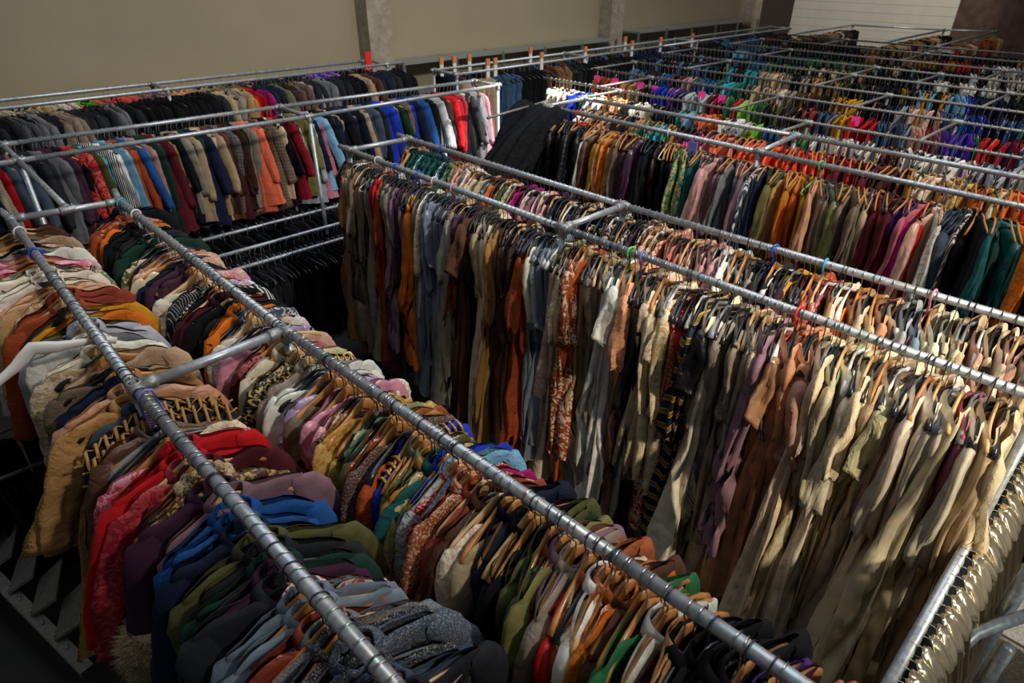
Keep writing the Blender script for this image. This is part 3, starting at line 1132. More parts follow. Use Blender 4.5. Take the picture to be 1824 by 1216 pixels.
# ---- third rail: long gowns facing the aisle
fill(R3, '''@5.18 brown.crepe.gown tan.crepe.gown beige.satin.gown taupe.crepe.gown*3 @4.85 taupe.linen.gown beige.sequinned.gown greige.linen.gown greige.cotton.gown @4.62 crimson.velvet.gown red.wool.tunic rust.cotton.gown @4.5 silver.cotton.gown greige.cotton.gown*2
@4.36 mauve.cotton.gown plum.velvet.gown silver.cotton.tunic mauve.cotton.tunic @4.15 mustard.satin.gown orange.satin.gown bottle_green.velvet.gown taupe.cotton.tunic @3.98 cream.lace.tunic bluegrey.satin.gown*5 @3.66 bluegrey.cotton.gown tan.lace.gown greige.linen.gown rust.velvet.gown plum.velvet.gown
@3.45 brown.cotton.gown chocolate.velvet.gown beige.cotton.gown*2 @3.25 ivory.cotton.gown cream.crepe.gown camel.crepe.gown*2 @3.06 brown.silk.gown*2 maroon.silk.gown chocolate.velvet.gown @2.88 charcoal.lace.gown rust.velvet.gown rust.silk.gown
@2.74 ivory.cotton.tunic bluegrey.satin.gown*3 @2.56 khaki.silk.gown cream.lace.gown*2 @2.42 blush.brocade.gown rust.lace.gown rust.velvet.gown @2.30 beige.crepe.gown*2 greige.crepe.gown @2.16 greige.cotton.gown white.cotton.gown*3 @1.98 peach.burlap.gown blush.burlap.gown taupe.cotton.gown charcoal.cotton.gown
@1.82 cream.crepe.gown*3 ivory.brocade.gown*2 @1.64 red.lace.gown rust.sequinned.gown red.crepe.gown @1.54 midnight.banded.gown*2 black.silk.gown @1.42 cream.linen.gown ivory.linen.gown greige.linen.gown*4 @1.2 greige.cotton.gown cream.lace.gown mauve.cotton.gown grey.chiffon.gown @1.06 peach.chiffon.gown*4
@.92 blush.chiffon.gown cream.crepe.gown*3 sage.silk.gown @.74 ivory.silk.gown*2 cream.crepe.gown*2 sand.crepe.gown @.56 cream.crepe.gown*3 dusty_pink.cotton.gown @.42 ivory.chiffon.gown*4 @.3 cream.chiffon.gown rose.crepe.tunic @.22 ivory.chiffon.gown sand.chiffon.gown cream.crepe.gown @.1''',
     .044, 'third rail, the gown rail', 'gowns on the third rail', 'kkkkkkwpog', (lambda t: 1 + 5.5 * t, 6), dens=1.12, flip=False)
# ---- fourth rail
fill(R4, '''@5.1 tan.wool.jacket black.wool.jacket @4.95 teal.velvet.cardigan.q*6 @4.52 teal.satin.cardigan.q sage.cotton.shirt tan.wool.jacket @4.3 blush.cotton.shirt.Q white.lace.shirt cream.floral.tunic ivory.brocade.tunic @4.0 beige.cotton.tunic sky_blue.cotton.tunic orange.cotton.tunic cream.floral.tunic
@3.75 moss.velvet.tunic sage.lace.tunic black.cotton.tunic @3.55 magenta.satin.tunic dusty_pink.cotton.tunic mauve.cotton.tunic rose.cotton.tunic @3.3 blush.cotton.tunic plum.cotton.tunic black.satin.tunic @3.1 charcoal.wool.tunic orange.lace.tunic navy.cotton.tunic brown.lace.tunic @2.85 navy.velvet.tunic black.lace.tunic charcoal.lace.tunic
@2.6 plum.lace.tunic*2 charcoal.lace.tunic plum.velvet.tunic brown.lace.tunic @2.3 peach.lace.tunic tan.lace.tunic rust.lace.tunic salmon.lace.tunic @2.1 salmon.velvet.tunic dusty_pink.lace.tunic rose.lace.tunic blush.velvet.tunic @1.88 dusty_pink.velvet.dress mauve.velvet.dress white.cotton.dress @1.7 silver.satin.dress black.cotton.dress greige.cotton.dress
@1.5 charcoal.cotton.dress greige.cotton.dress plum.cotton.dress @1.33 mustard.velvet.tunic khaki.velvet.tunic greige.cotton.dress rust.satin.dress @1.18 salmon.satin.dress rose.satin.dress tan.cotton.dress @1.05 ivory.lace.dress orange.velvet.dress tan.linen.dress @.93 cream.cotton.dress beige.linen.dress peach.linen.dress @.78 ivory.satin.dress silver.cotton.dress bluegrey.cotton.dress
@.62 cream.crepe.dress ivory.crepe.dress cream.linen.dress camel.lace.dress @.45 sand.linen.dress blush.linen.dress cream.linen.dress*2 @.25 blush.satin.dress sand.silk.dress*3 @.05''',
     .046, 'fourth rail from the left', 'clothes on the fourth rail', 'kkkkwwpgo', (lambda t: 2 + 4 * t, 6), dens=1.06, flip=False)
# ---- fifth rail
fill(R5, '''@5.3 black.velvet.robe*3 black.leather.coat*2 @4.95 black.leather.coat charcoal.leather.coat black.leather.jacket @4.72 black.leather.coat charcoal.wool.coat black.wool.coat @4.5 white.tweed.coat brown.leather.robe tan.leather.robe @4.32 ochre.leather.robe orange.leather.robe camel.leather.robe @4.12 brown.tweed.robe burgundy.velvet.robe copper.tweed.robe @3.95 plum.satin.robe black.velvet.robe black.cotton.robe*2 chocolate.leather.robe
@3.6 black.velvet.robe charcoal.leather.robe @3.42 emerald.brocade.robe teal.velvet.robe emerald.velvet.robe teal.velvet.robe @3.12 blush.silk.robe dusty_pink.silk.robe brown.silk.robe @2.9 mauve.wool.robe grey.wool.robe*2 mauve.wool.robe @2.66 slate.wool.robe slate.striped.robe navy.wool.robe @2.48 olive.wool.robe khaki.wool.robe camel.wool.robe
@2.3 orange.crepe.robe ochre.crepe.robe orange.linen.robe mustard.crepe.robe peach.linen.robe @2.05 taupe.linen.robe*2 greige.linen.robe khaki.silk.robe taupe.wool.robe @1.75 taupe.linen.robe taupe.crepe.robe beige.linen.robe @1.58 burgundy.wool.robe brick.wool.robe*2 burgundy.linen.robe @1.38 purple.knit.robe magenta.wool.robe rose.wool.robe @1.24 red.wool.robe blush.satin.robe white.lace.robe
@1.08 slate.wool.coat slate.cotton.coat brown.striped.robe @.92 black.wool.coat teal.cotton.robe bottle_green.wool.robe @.72 teal.silk.robe orange.velvet.robe navy.satin.robe @.4''',
     .055, 'fifth rail, beyond the gowns', 'robes on the fifth rail', 'wwwwkkd', (14, 12), dens=1.05, drop=.022)
# ---- sixth rail
fill(R6, '''@5.25 white.cotton.shirt ivory.silk.shirt camel.cotton.shirt @4.9 peach.cotton.shirt black.wool.shirt navy.velvet.shirt @4.5 camel.cotton.shirt emerald.satin.shirt green.satin.shirt @4.2 turquoise.satin.shirt emerald.satin.shirt ochre.cotton.shirt @3.9 plum.velvet.shirt magenta.satin.shirt @3.65 magenta.satin.shirt rose.satin.shirt coral.satin.shirt
@3.4 coral.cotton.shirt salmon.cotton.shirt burgundy.cotton.shirt @3.15 vermilion.silk.shirt*6 @2.75 vermilion.silk.shirt*8 coral.silk.shirt @2.3 crimson.velvet.shirt burgundy.velvet.shirt red.velvet.shirt @2.05 burgundy.velvet.shirt*3 chocolate.velvet.shirt @1.75 maroon.velvet.shirt brown.cotton.shirt ochre.cotton.shirt @1.55 cream.lace.shirt*3 camel.cotton.shirt @1.3 sand.silk.shirt ochre.brocade.shirt
@1.12 orange.silk.shirt mustard.silk.shirt cream.cotton.shirt @.9 orange.velvet.shirt vermilion.satin.shirt tan.cotton.shirt @.6''',
     .06, 'sixth rail, behind the robes', 'shirts on the sixth rail', 'wwwwkkm', (10, 12), dens=1.0, drop=.022)
# ---- long rack of coats along the back left (x runs left to right)
fill(B2, '''@-.3 charcoal.wool.coat black.wool.coat @.2 navy.wool.coat grey.wool.coat beige.houndstooth.coat red.wool.coat @.5 slate.wool.coat slate.wool.coat rose.cotton.coat black.wool.coat @.78 charcoal.wool.coat grey.wool.coat plum.velvet.coat plum.wool.coat @1.05 black.wool.coat red.floral.coat olive.wool.coat turquoise.satin.coat @1.3 black.striped.coat black.striped.coat white.cotton.coat sky_blue.satin.coat @1.5 rust.wool.coat blue.wool.coat grey.tweed.coat dusty_pink.wool.coat
@1.75 bottle_green.wool.coat burgundy.wool.coat khaki.wool.coat black.wool.coat @2.0 greige.wool.coat navy.wool.coat beige.wool.coat bottle_green.wool.coat @2.22 navy.wool.coat beige.houndstooth.coat beige.wool.coat brown.wool.coat @2.45 chocolate.wool.coat grey.plaid.coat maroon.wool.coat chocolate.wool.coat @2.65 black.wool.coat greige.wool.coat coral.wool.coat coral.wool.coat @2.84 blue.brocade.coat brown.plaid.coat taupe.plaid.coat black.wool.coat @3.05 cream.wool.coat rust.wool.coat crimson.wool.coat charcoal.wool.coat
@3.28 taupe.striped.coat khaki.wool.coat silver.wool.coat navy.wool.coat @3.5 sky_blue.wool.coat pink.fur.coat black.wool.coat @3.68 brown.wool.coat navy.wool.coat beige.wool.coat @3.84 black.wool.coat navy.wool.coat navy.wool.coat @4.0 navy.wool.coat midnight.wool.coat beige.wool.coat taupe.wool.coat @4.22 slate.wool.coat black.wool.coat*2 charcoal.wool.coat @4.45 royal_blue.wool.coat beige.wool.coat bottle_green.wool.coat @4.66 black.wool.coat taupe.wool.coat royal_blue.wool.coat navy.wool.coat
@4.9 blue.wool.coat black.wool.coat black.wool.coat @5.1 grey.wool.coat silver.wool.coat silver.wool.coat @5.3 chocolate.wool.coat charcoal.wool.coat red.wool.coat red.wool.coat @5.52 crimson.wool.coat black.sequinned.coat charcoal.wool.coat @5.75 grey.wool.coat grey.wool.coat pink.wool.coat @6.0''',
     .055, 'long coat rack along the back left', 'coats on the long back rack', 'kkkwwd', (38, 9), flip=False)
# ---- suits along the wall
fill(B3, '''@-.3 charcoal.wool.jacket*3 @.8 charcoal.wool.jacket charcoal.pinstriped.jacket black.wool.jacket @1.1 grey.wool.jacket grey.tweed.jacket charcoal.wool.jacket @1.3 taupe.tweed.jacket charcoal.wool.jacket*2 @1.7 charcoal.wool.jacket grey.wool.jacket charcoal.wool.jacket black.wool.jacket @2.2 black.wool.jacket*2 @2.8 black.wool.jacket charcoal.wool.jacket @3.12 beige.wool.jacket greige.wool.jacket beige.tweed.jacket @3.4 camel.velvet.jacket mustard.velvet.jacket @3.5 red.wool.jacket magenta.wool.jacket @3.66 navy.wool.jacket black.wool.jacket @3.85 olive.tweed.jacket bottle_green.wool.jacket @4.0 chocolate.wool.jacket brown.tweed.jacket greige.wool.jacket @4.3 charcoal.wool.jacket grey.wool.jacket @4.6 charcoal.wool.jacket black.wool.jacket
@5.1 beige.wool.jacket camel.wool.jacket brown.wool.jacket @5.3 charcoal.wool.jacket navy.wool.jacket @5.5 charcoal.wool.jacket black.wool.jacket @5.95''',
     .06, 'dark suit rack by the olive wall', 'suits along the wall', 'kkkkd', (36, 6), z=2.19)
fill(B4, '@-.3 charcoal.wool.waistcoat black.wool.waistcoat beige.lace.waistcoat @1.2 sand.wool.waistcoat white.lace.waistcoat lime.cotton.waistcoat @1.9 vermilion.floral.waistcoat mauve.satin.waistcoat peach.silk.waistcoat @3.0 beige.cotton.waistcoat khaki.cotton.waistcoat charcoal.wool.waistcoat @4.0 charcoal.wool.waistcoat violet.satin.waistcoat black.wool.waistcoat @5.6',
     .085, 'rear rail against the olive wall', 'waistcoats on the rear wall rail', 'kkkwp', (36, 9), z=2.19)
# black trousers on the low rack
for yy, nm, xb in ((6.12, 'low rail under the coats, second row', 3.6), (5.78, 'low rail under the coats, front row', 3.3), (6.72, 'low rail under the coats, third row', 5.8), (7.25, 'low rail under the coats, rear row', 5.8)):
    fill([(.3, yy), (5.9, yy)], '@.5 black.wool.trousers charcoal.wool.trousers black.cotton.trousers @%s' % xb, .06 if yy < 6.5 else .11, nm, 'black trousers on the low rails', 'xc', (15, 8), z=1.04)

# ---- far racks, each its own run of colours
FS = [
    (0, 'shirt', 'first far rail', '@6.55 ivory.cotton*4 white.floral*2 @6.0 royal_blue.satin emerald.satin white.cotton*4 @5.5 camel.cotton peach.cotton*2 black.wool @5.05 white.cotton ivory.cotton navy.cotton @4.6 black.wool turquoise.satin sky_blue.cotton @4.1 coral.cotton orange.cotton white.cotton @3.7 white.satin silver.satin lime.cotton*2 @3.3 blue.satin turquoise.satin orange.silk sand.silk @2.9 green.velvet white.satin white.silk*4 @2.2 ivory.silk black.floral*2 white.satin*3 @1.6 white.silk*2 silver.silk*3 @1.0 white.silk sand.silk silver.satin @.5'),
    (1, 'shirt', 'second far rail', '@6.7 rust.velvet brick.velvet orange.velvet @6.3 rust.velvet camel.velvet*2 @5.9 greige.cotton black.wool purple.velvet @5.5 royal_blue.satin violet.satin navy.satin @5.0 silver.cotton*2 burgundy.velvet @4.6 crimson.silk green.silk red.silk @4.2 lime.silk green.silk black.wool @3.8 olive.wool chocolate.wool black.wool @3.4 brick.wool denim.cotton grey.cotton @3.0 mustard.satin red.velvet*3 red.velvet @2.55 denim.cotton denim.cotton bluegrey.cotton @2.2 blush.silk crimson.silk rose.silk @1.9 violet.fur*4 green.silk @1.5 red.velvet crimson.velvet lilac.silk @1.1 sky_blue.silk navy.silk teal.silk bottle_green.silk @.4'),
    (2, 'shirt', 'third far rail', '@6.8 denim.cotton navy.cotton blue.cotton @6.0 maroon.silk dusty_pink.silk @5.6 denim.cotton blue.silk teal.silk @5.1 turquoise.silk emerald.silk teal.silk @4.6 beige.cotton sand.cotton greige.cotton @4.0 brown.cotton chocolate.wool black.wool @3.5 ochre.silk mustard.velvet black.wool @3.0 black.wool navy.wool bluegrey.cotton @2.6 blush.lace dusty_pink.lace rose.lace @2.2 denim.silk blue.silk royal_blue.silk navy.silk @1.6 blue.silk teal.silk emerald.silk @1.0'),
]
for i, kd, nm, sp in FS:
    sp = re.sub(r'([a-z_]+\.[a-z_]+)', r'\1.' + kd, sp)
    x = FARX[i]
    fill([(x + .04, FY[i][0]), (x, FY[i][1])], sp, .075, nm, 'garments on the ' + nm, 'kkkkw', (10, 12), near=False)
# furs on the far frame
for yy, xa, xb, sp in ((7.13, 15.4, 18.7, shuffled(15.4, 18.7, 27, 'chocolate.fur.coat', 'taupe.fur.coat', 'moss.fur.coat', 'black.fur.coat', 'charcoal.fur.coat', 'greige.fur.coat')),
                       (5.12, 15.4, 19.0, shuffled(15.4, 19.1, 29, 'camel.fur.coat', 'black.fur.coat', 'brown.fur.coat', 'charcoal.fur.coat', 'sand.fur.coat', 'taupe.wool.coat')),
                       (4.17, 15.4, 19.6, '@15.4 silver.fur.coat silver.fur.coat silver.fur.coat red.velvet.coat camel.leather.coat @16.3 ' + shuffled(16.3, 19.5, 25, 'peach.fur.coat', 'sand.fur.coat', 'camel.fur.coat', 'brown.leather.coat', 'copper.fur.coat', 'black.fur.coat'))):
    fill([(xa - .1, yy), (xb + .2, yy)], sp, .13, {7.13: 'fur rail nearest the wall', 5.12: 'middle fur rail', 4.17: 'right-hand fur rail'}[yy] + ' before the end wall', 'furs at the far end', 'ww', (0, 12), near=False, wid=1.1)
# trousers on the back rack beside the shelves
fill([(6.3, 7.7), (16.8, 7.8)], '@6.35 sand.linen.trousers denim.cotton.trousers black.wool.trousers @8.0 brown.cotton.trousers tan.cotton.trousers charcoal.wool.trousers @9.0 black.wool.trousers navy.wool.trousers @12 black.wool.trousers denim.cotton.trousers maroon.wool.trousers @16.6',
     .11, 'back rail beside the wall shelves', 'trousers beside the wall shelves', 'xxc', (5, 10), near=False)

# ------------------------------------------------------------------ joined background clothes
FP = {3: '''denim navy blue teal emerald turquoise sand beige greige tan camel olive black charcoal mustard sky_blue navy royal_blue lilac teal emerald bottle_green'''.split(),
      4: 'navy midnight teal blue emerald green sand khaki camel black charcoal silver white ivory white sage rose sky_blue'.split(),
      5: 'sky_blue denim navy teal green emerald khaki sand turquoise black white ivory white blush'.split(),
      6: 'blue black charcoal bottle_green chocolate camel tan ochre red white silver sage'.split(),
      7: 'charcoal chocolate black taupe camel greige brown black tan silver'.split()}
JV, JF, JC = [], [], []
_rs = random.Random(77)
SV = [body_mb(random.Random(90 + k), _rs.uniform(.7, 1.0), .22, .06, .22, .028, .006, 4, R=8, N=12) for k in range(6)]


def add_joined(mb, M, c):
    b = len(JV)
    JV.extend([tuple(M @ Vector(v)) for v in mb.v])
    JF.extend([tuple(b + i for i in f) for f in mb.f])
    JC.append((len(mb.f), c))


HV = {}


def lowhang(code):
    if code not in HV:
        m = MB()
        m.tube([(.024, 0, -.01), (.012, 0, .024), (-.012, 0, .024), (-.024, 0, 0), (0, 0, -.045), (0, 0, -.11)], .0028, 3)
        k = len(m.f)
        P = [(x, y, z - HD) for x, y, z in arm_pts(.215, .066, .025, .015)[::2]]
        m.tube(P, .014, 5, True, ry=.008, up=(0, 0, 1))
        HV[code] = (m, k)
    return HV[code]


SH = []
for i in range(3, 8):
    x = FARX[i]
    pal = FP[i]
    y = FY[i][0] - .1
    n = 0
    while y > FY[i][1] + .1:
        u = (FY[i][0] - y) / (FY[i][0] - FY[i][1])
        c = 'black' if _rs.random() < .33 else pal[min(len(pal) - 1, int((u + _rs.uniform(-.05, .05)) % 1 * len(pal)))]
        M = Matrix.Translation((x + .02, y, RZ)) @ Matrix.Rotation(_rs.uniform(-.1, .35), 4, 'Z')
        add_joined(_rs.choice(SV), M, jitter(rgb(c), .25))
        SH.append((M, _rs.choice('kkkkw')))
        y -= .062 + .02 * _rs.random()
for y0 in (8.27,):
    x = 6.4
    while x < 16.6:
        M = Matrix.Translation((x, y0, RZ)) @ Matrix.Rotation(PI / 2 + _rs.uniform(-.2, .2), 4, 'Z')
        add_joined(_rs.choice(SV), M, jitter(rgb(_rs.choice(['black', 'charcoal', 'black', 'navy', 'denim', 'brown'])), .25))
        SH.append((M, 'k'))
        x += .09


def joined(name, label, cat, V, Fc, C, mat):
    me = bpy.data.meshes.new(name)
    me.from_pydata(V, [], Fc)
    me.polygons.foreach_set('use_smooth', [True] * len(me.polygons))
    ca = me.color_attributes.new('Col', 'FLOAT_COLOR', 'CORNER')
    buf = []
    pi = 0
    for n, c in C:
        for _ in range(n):
            buf.extend([c[0], c[1], c[2], 1.] * me.polygons[pi].loop_total)
            pi += 1
    ca.data.foreach_set('color', buf)
    me.materials.append(MATS[mat])
    o = bpy.data.objects.new(name, me)
    COL.objects.link(o)
    tag(o, label, cat, None, 'stuff')
    return o


joined('distant_clothes', 'dense rows of blue, green, cream and dark clothes on the farthest rails', 'clothes', JV, JF, JC, 'joined_fabric')

# ------------------------------------------------------------------ hangers: nearest 300 as things, the rest joined
HITEMS.sort(key=lambda h: (not h[6], (Matrix(h[1]).translation - CAMP).length))
# keep the 296 nearest that lie in front of the camera


def inview(M, mx=60):
    p = M.translation - CAMP
    d = p.dot(fwd)
    if d < .2:
        return False
    x = W / 2 + FPX * p.dot(rt) / d
    y = H / 2 - FPX * p.dot(up) / d
    return -mx - 150 < x < W + mx + 150 and -mx < y < H + mx + 150


near_h, rest_h = [], []
for h in HITEMS:
    if len(near_h) < 292 and inview(h[1]):
        near_h.append(h)
    else:
        rest_h.append(h)
ORD = 'first second third fourth fifth sixth seventh eighth ninth tenth eleventh twelfth thirteenth fourteenth fifteenth sixteenth seventeenth eighteenth nineteenth'.split()
TENS = {20: 'twent', 30: 'thirt', 40: 'fort', 50: 'fift', 60: 'sixt', 70: 'sevent', 80: 'eight', 90: 'ninet'}


def ordinal(n):
    if n < 20:
        return ORD[n - 1]
    if n >= 100:
        r = n - 100
        return 'hundredth' if r == 0 else 'hundred-' + ordinal(r)
    t, u = n // 10 * 10, n % 10
    return TENS[t] + 'ieth' if u == 0 else TENS[t] + 'y-' + ORD[u - 1]


SHORT = {'nearest left rail': 'nearest left rail', 'second rail from the left': 'second rail from left', 'third rail, the gown rail': 'gown rail',
         'long coat rack along the back left': 'long back rack', 'dark suit rack by the olive wall': 'suit rack', 'fourth rail from the left': 'fourth rail', 'fifth rail, beyond the gowns': 'fifth rail', 'sixth rail, behind the robes': 'sixth rail'}
byrail = {}
for h in near_h:
    byrail.setdefault(h[5], []).append(h)
for ph, hs in byrail.items():
    hs.sort(key=lambda h: -h[1].translation.y)
    cnt = {}
    for h in hs:
        w = HK[h[0]][2]
        cnt[w] = cnt.get(w, 0) + 1
        what = ' with %s %s' % (CN[h[2]], h[4]) if h[4] else ', empty'
        lab = '%s hanger%s, %s such on the %s' % (w, what, ordinal(cnt[w]), SHORT.get(ph, ph))
        o = make_hanger(h[0], h[1], lab)
        o['group'] = 'hangers on the ' + SHORT.get(ph, ph)
HV3, HF3, HC3 = [], [], []
hc = dict(k=(.012, .014, .018), w=(.47, .20, .055), p=(.6, .38, .17), o=(.7, .68, .64))
for h in [(x[0], x[1]) for x in rest_h if not (x[1].translation - CAMP).dot(fwd) < 0] + [(c, M) for M, c in SH]:
    m, k = lowhang(0)
    b = len(HV3)
    HV3.extend([tuple(h[1] @ Vector(v)) for v in m.v])
    HF3.extend([tuple(b + i for i in f) for f in m.f])
    HC3.append((k, (.35, .35, .36)))
    HC3.append((len(m.f) - k, hc.get(h[0], hc['k'])))
a = NT('joined_gloss', .35)
at = a.n('ShaderNodeAttribute', attribute_name='Col')
a.l(at.outputs['Color'], a.b.inputs['Base Color'])
MATS['joined_gloss'] = a.m
joined('distant_hangers', 'masses of small black and wooden hangers hooked over the farther rails', 'hangers', HV3, HF3, HC3, 'joined_gloss')

# ------------------------------------------------------------------ labels of the clothes
EXW = dict(f='fur-collared', F='fur-cuffed', h='gold-hemmed', s='silver-trimmed', g='gold-cuffed', b='gold-braided', n='rope-netted', q='quilted', t='banded', Q='')
seen = {}
bylist = {}
for it in ITEMS:
    bylist.setdefault(it[5], []).append(it)
for ph, li in bylist.items():
    n = len(li)
    for k, (o, colr, mat, kind, ex, _, group, _) in enumerate(li):
        adj = ''
        for e in ex:
            if EXW.get(e):
                adj = EXW[e] + ' '
                break
        base = '%s%s %s %s' % (adj, CN[colr], MATN.get(mat, mat), kind)
        sp = SHORT.get(ph, ph)
        # neighbours of another colour
        lf = li[k - 1][1] if k else None
        rg = li[k + 1][1] if k < n - 1 else None
        cands = []
        cands.append('%s on the %s' % (base, sp))
        if lf and rg and (lf != colr or rg != colr) and len(sp.split()) < 5:
            cands.append('%s between %s and %s on the %s' % (base, CN[lf], CN[rg], sp))
        same = sum(1 for q in li[:k + 1] if q[1] == colr and q[3] == kind)
        cands.append('%s, %s %s %s along %s%s' % (base, ordinal(same), CN[colr].replace(' ', '-'), kind, '' if len(sp.split()) > 5 else 'the ', sp))
        it_ = cands
        seen.setdefault('_', []).append((o, it_, group))
tot = {}
for o, c, g in seen['_']:
    for x in c:
        tot[x] = tot.get(x, 0) + 1
used = set()
for o, c, g in seen['_']:
    lab = next((x for x in c if tot[x] == 1 and x not in used), c[-1])
    used.add(lab)
    tag(o, lab, CAT[o.name.split('.')[0]], g)

# ------------------------------------------------------------------ single things
# big white plastic hanger sticking out to the left
M = Matrix.Translation((.36, 3.12, 2.12)) @ Matrix.Rotation(math.radians(4), 4, 'Z') @ Matrix.Rotation(math.radians(-8), 4, 'Y') @ Matrix.Diagonal((1.35, 1.5, 1.2, 1)) @ Matrix.Translation((-.17, 0, .11))
o = link('clothes_hanger', HSH['wood'], None, 'white_plastic')
o.matrix_world = M
tag(o, 'large empty white plastic hanger sticking out left of the nearest rail', 'hanger')
link('notch_hook', MB().tube([(-.225, .03, -.165), (-.25, .03, -.185), (-.235, .03, -.21), (-.20, .03, -.205), (-.185, .03, -.19)], .009, 8).mesh('notch_hook', 'white_plastic'), o)
# violet plastic clip basket on the fitting
o = empty('plastic_basket', (.37, 2.40, 2.06))
tag(o, 'small violet plastic basket hooked on the nearest rail by the fitting', 'basket')
m = MB()
for k in range(7):
    z = -.015 - k * .011
    m.tube([(-.03, -.035, z), (.035, -.04, z), (.04, .03, z), (-.03, .03, z), (-.03, -.035, z)], .003, 5)
link('basket_ribs', m.mesh('basket_ribs', 'violet_plastic'), o)
link('basket_hook', MB().tube([(-.03, 0, -.08), (-.034, 0, .04), (-.02, 0, .068), (0, 0, .075), (.022, 0, .066), (.03, 0, .03)], .006, 8).mesh('basket_hook', 'violet_plastic'), o)
# coloured hooks on the rails
HLOOP = hook_mb(None, 8, .0065, .031, -.11)
for path, t, mt, wd_ in ((R3, 4.35, 'blue_plastic', 'bright blue'), (R3, 4.05, 'blue_plastic', 'deep blue'), (R3, 4.62, 'white_plastic', 'thick white'), (R3, 3.62, 'pink_plastic', 'pale pink'),
                         (R3, 1.92, 'violet_plastic', 'violet'), (R3, 2.0, 'green_plastic', 'light green'), (R3, 1.0, 'red_plastic', 'crimson'), (R3, 3.85, 'white_plastic', 'white'),
                         (R4, 4.55, 'blue_plastic', 'vivid blue'), (R4, 1.45, 'blue_plastic', 'dark blue'), (R4, 1.16, 'turquoise_plastic', 'turquoise'), (R4, .62, 'pink_plastic', 'salmon pink'),
                         (R1, 4.3, 'blue_plastic', 'royal blue'), (R1, 4.75, 'white_plastic', 'milky white'), (R2, 4.9, 'turquoise_plastic', 'aqua blue'), (R2, 4.6, 'white_plastic', 'chalk white'),
                         (R5, 3.55, 'white_plastic', 'large white'), (R5, 2.05, 'green_plastic', 'lime green'), (R5, 4.75, 'red_plastic', 'scarlet')):
    p, ax = rail_at(path, t)
    nm = {id(R1): 'nearest left rail', id(R2): 'second rail', id(R3): 'gown rail', id(R4): 'fourth rail', id(R5): 'fifth rail'}[id(path)]
    o = link('clothes_hanger', HSH['tube'], None, mt)
    o.matrix_world = Matrix.Translation((p[0], p[1], RZ)) @ Matrix.Rotation(random.uniform(-.35, .35), 4, 'Z')
    tag(o, '%s plastic hanger with a thick hook over the %s' % (wd_, nm), 'hanger')
    link('hook', HLOOP.mesh('hook', mt), o)
# red band rolled on the fifth rail
o = empty('red_ribbon_roll', (5.52, 4.66, 2.1))
tag(o, 'bright red rolled ribbon hanging from the fifth rail by the black coats', 'ribbon')
link('loop', MB().tube([(.0, -.028, 0), (0, 0, .028), (0, .028, 0), (0, .012, -.07), (0, -.012, -.07), (0, -.028, 0)], .005, 6).mesh('loop', 'red_plastic'), o)
for k in range(5):
    link('ribbon_coil', MB().tube([(.05 * math.cos(t), .05 * math.sin(t), -.1 - k * .022) for t in [i * PI / 6 for i in range(13)]], .012, 6).mesh('ribbon_coil', 'red_plastic'), o)
# blue tag on the fifth rail
o = link('price_comb', MB().box(-.01, -.045, -.15, .01, .045, -.03).mesh('price_comb', 'violet_plastic', False), loc=(5.46, 3.25, 2.1))
tag(o, 'small blue plastic comb tag hanging under the fifth rail', 'tag')
link('tag_loop', MB().tube([(0, 0, -.03), (0, -.026, 0), (0, 0, .027), (0, .026, 0), (0, .004, -.03)], .003, 5).mesh('tag_loop', 'white_plastic'), o)
# pink tags
for k, (y, z) in enumerate(((6.55, 2.0), (6.2, 2.0), (5.75, 2.0), (5.5, 1.98), (4.75, 2.0), (4.45, 1.99), (2.75, 1.98))):
    o = link('pink_tag', MB().box(-.004, -.045, -.06, .004, .045, .04).mesh('pink_tag', 'pink_card', False), loc=(8.07 - .06, y, z), rot=(0, 0, .3))
    tag(o, 'neon pink card tag, %s from the far end of the second far rail' % ordinal(k + 1), 'tag', 'pink tags on the far rail')
    link('string', MB().tube([(0, 0, .05), (.03, 0, .09)], .003, 4).mesh('string', 'white_plastic'), o)
# white and orange topped hangers on the back rack
for k, (x, y) in enumerate(((6.4, 8.24), (6.65, 8.24), (6.95, 8.24), (6.85, 7.7), (7.0, 7.7), (8.3, 8.25), (9.1, 7.73), (10.4, 7.73), (10.9, 8.27), (11.3, 7.74), (12.4, 7.75), (8.0, 7.7))):
    o = link('divider_clip', MB().box(-.03, -.012, -.14, .03, .012, .03).mesh('divider_clip', 'white_plastic', False), loc=(x, y, 2.14))
    tag(o, 'white divider clip with orange top, %s from the left on the back rack' % ordinal(k + 1), 'clip', 'divider clips on the back rack')
    link('orange_top', MB().box(-.034, -.016, .03, .034, .016, .12).mesh('orange_top', 'orange_card', False), o)
# red clip at the end of the suit rack
o = link('red_divider', MB().box(-.05, -.012, -.06, .05, .012, .13).mesh('red_divider', 'red_plastic', False), loc=(5.55, 8.9, 2.22))
tag(o, 'tall bright red divider at the end of the suit rack', 'divider')
link('red_flap', MB().tube([(-.07, 0, -.09), (-.02, 0, -.12), (.04, 0, -.1), (.05, 0, -.05)], .03, 8).mesh('red_flap', 'red_plastic'), o)

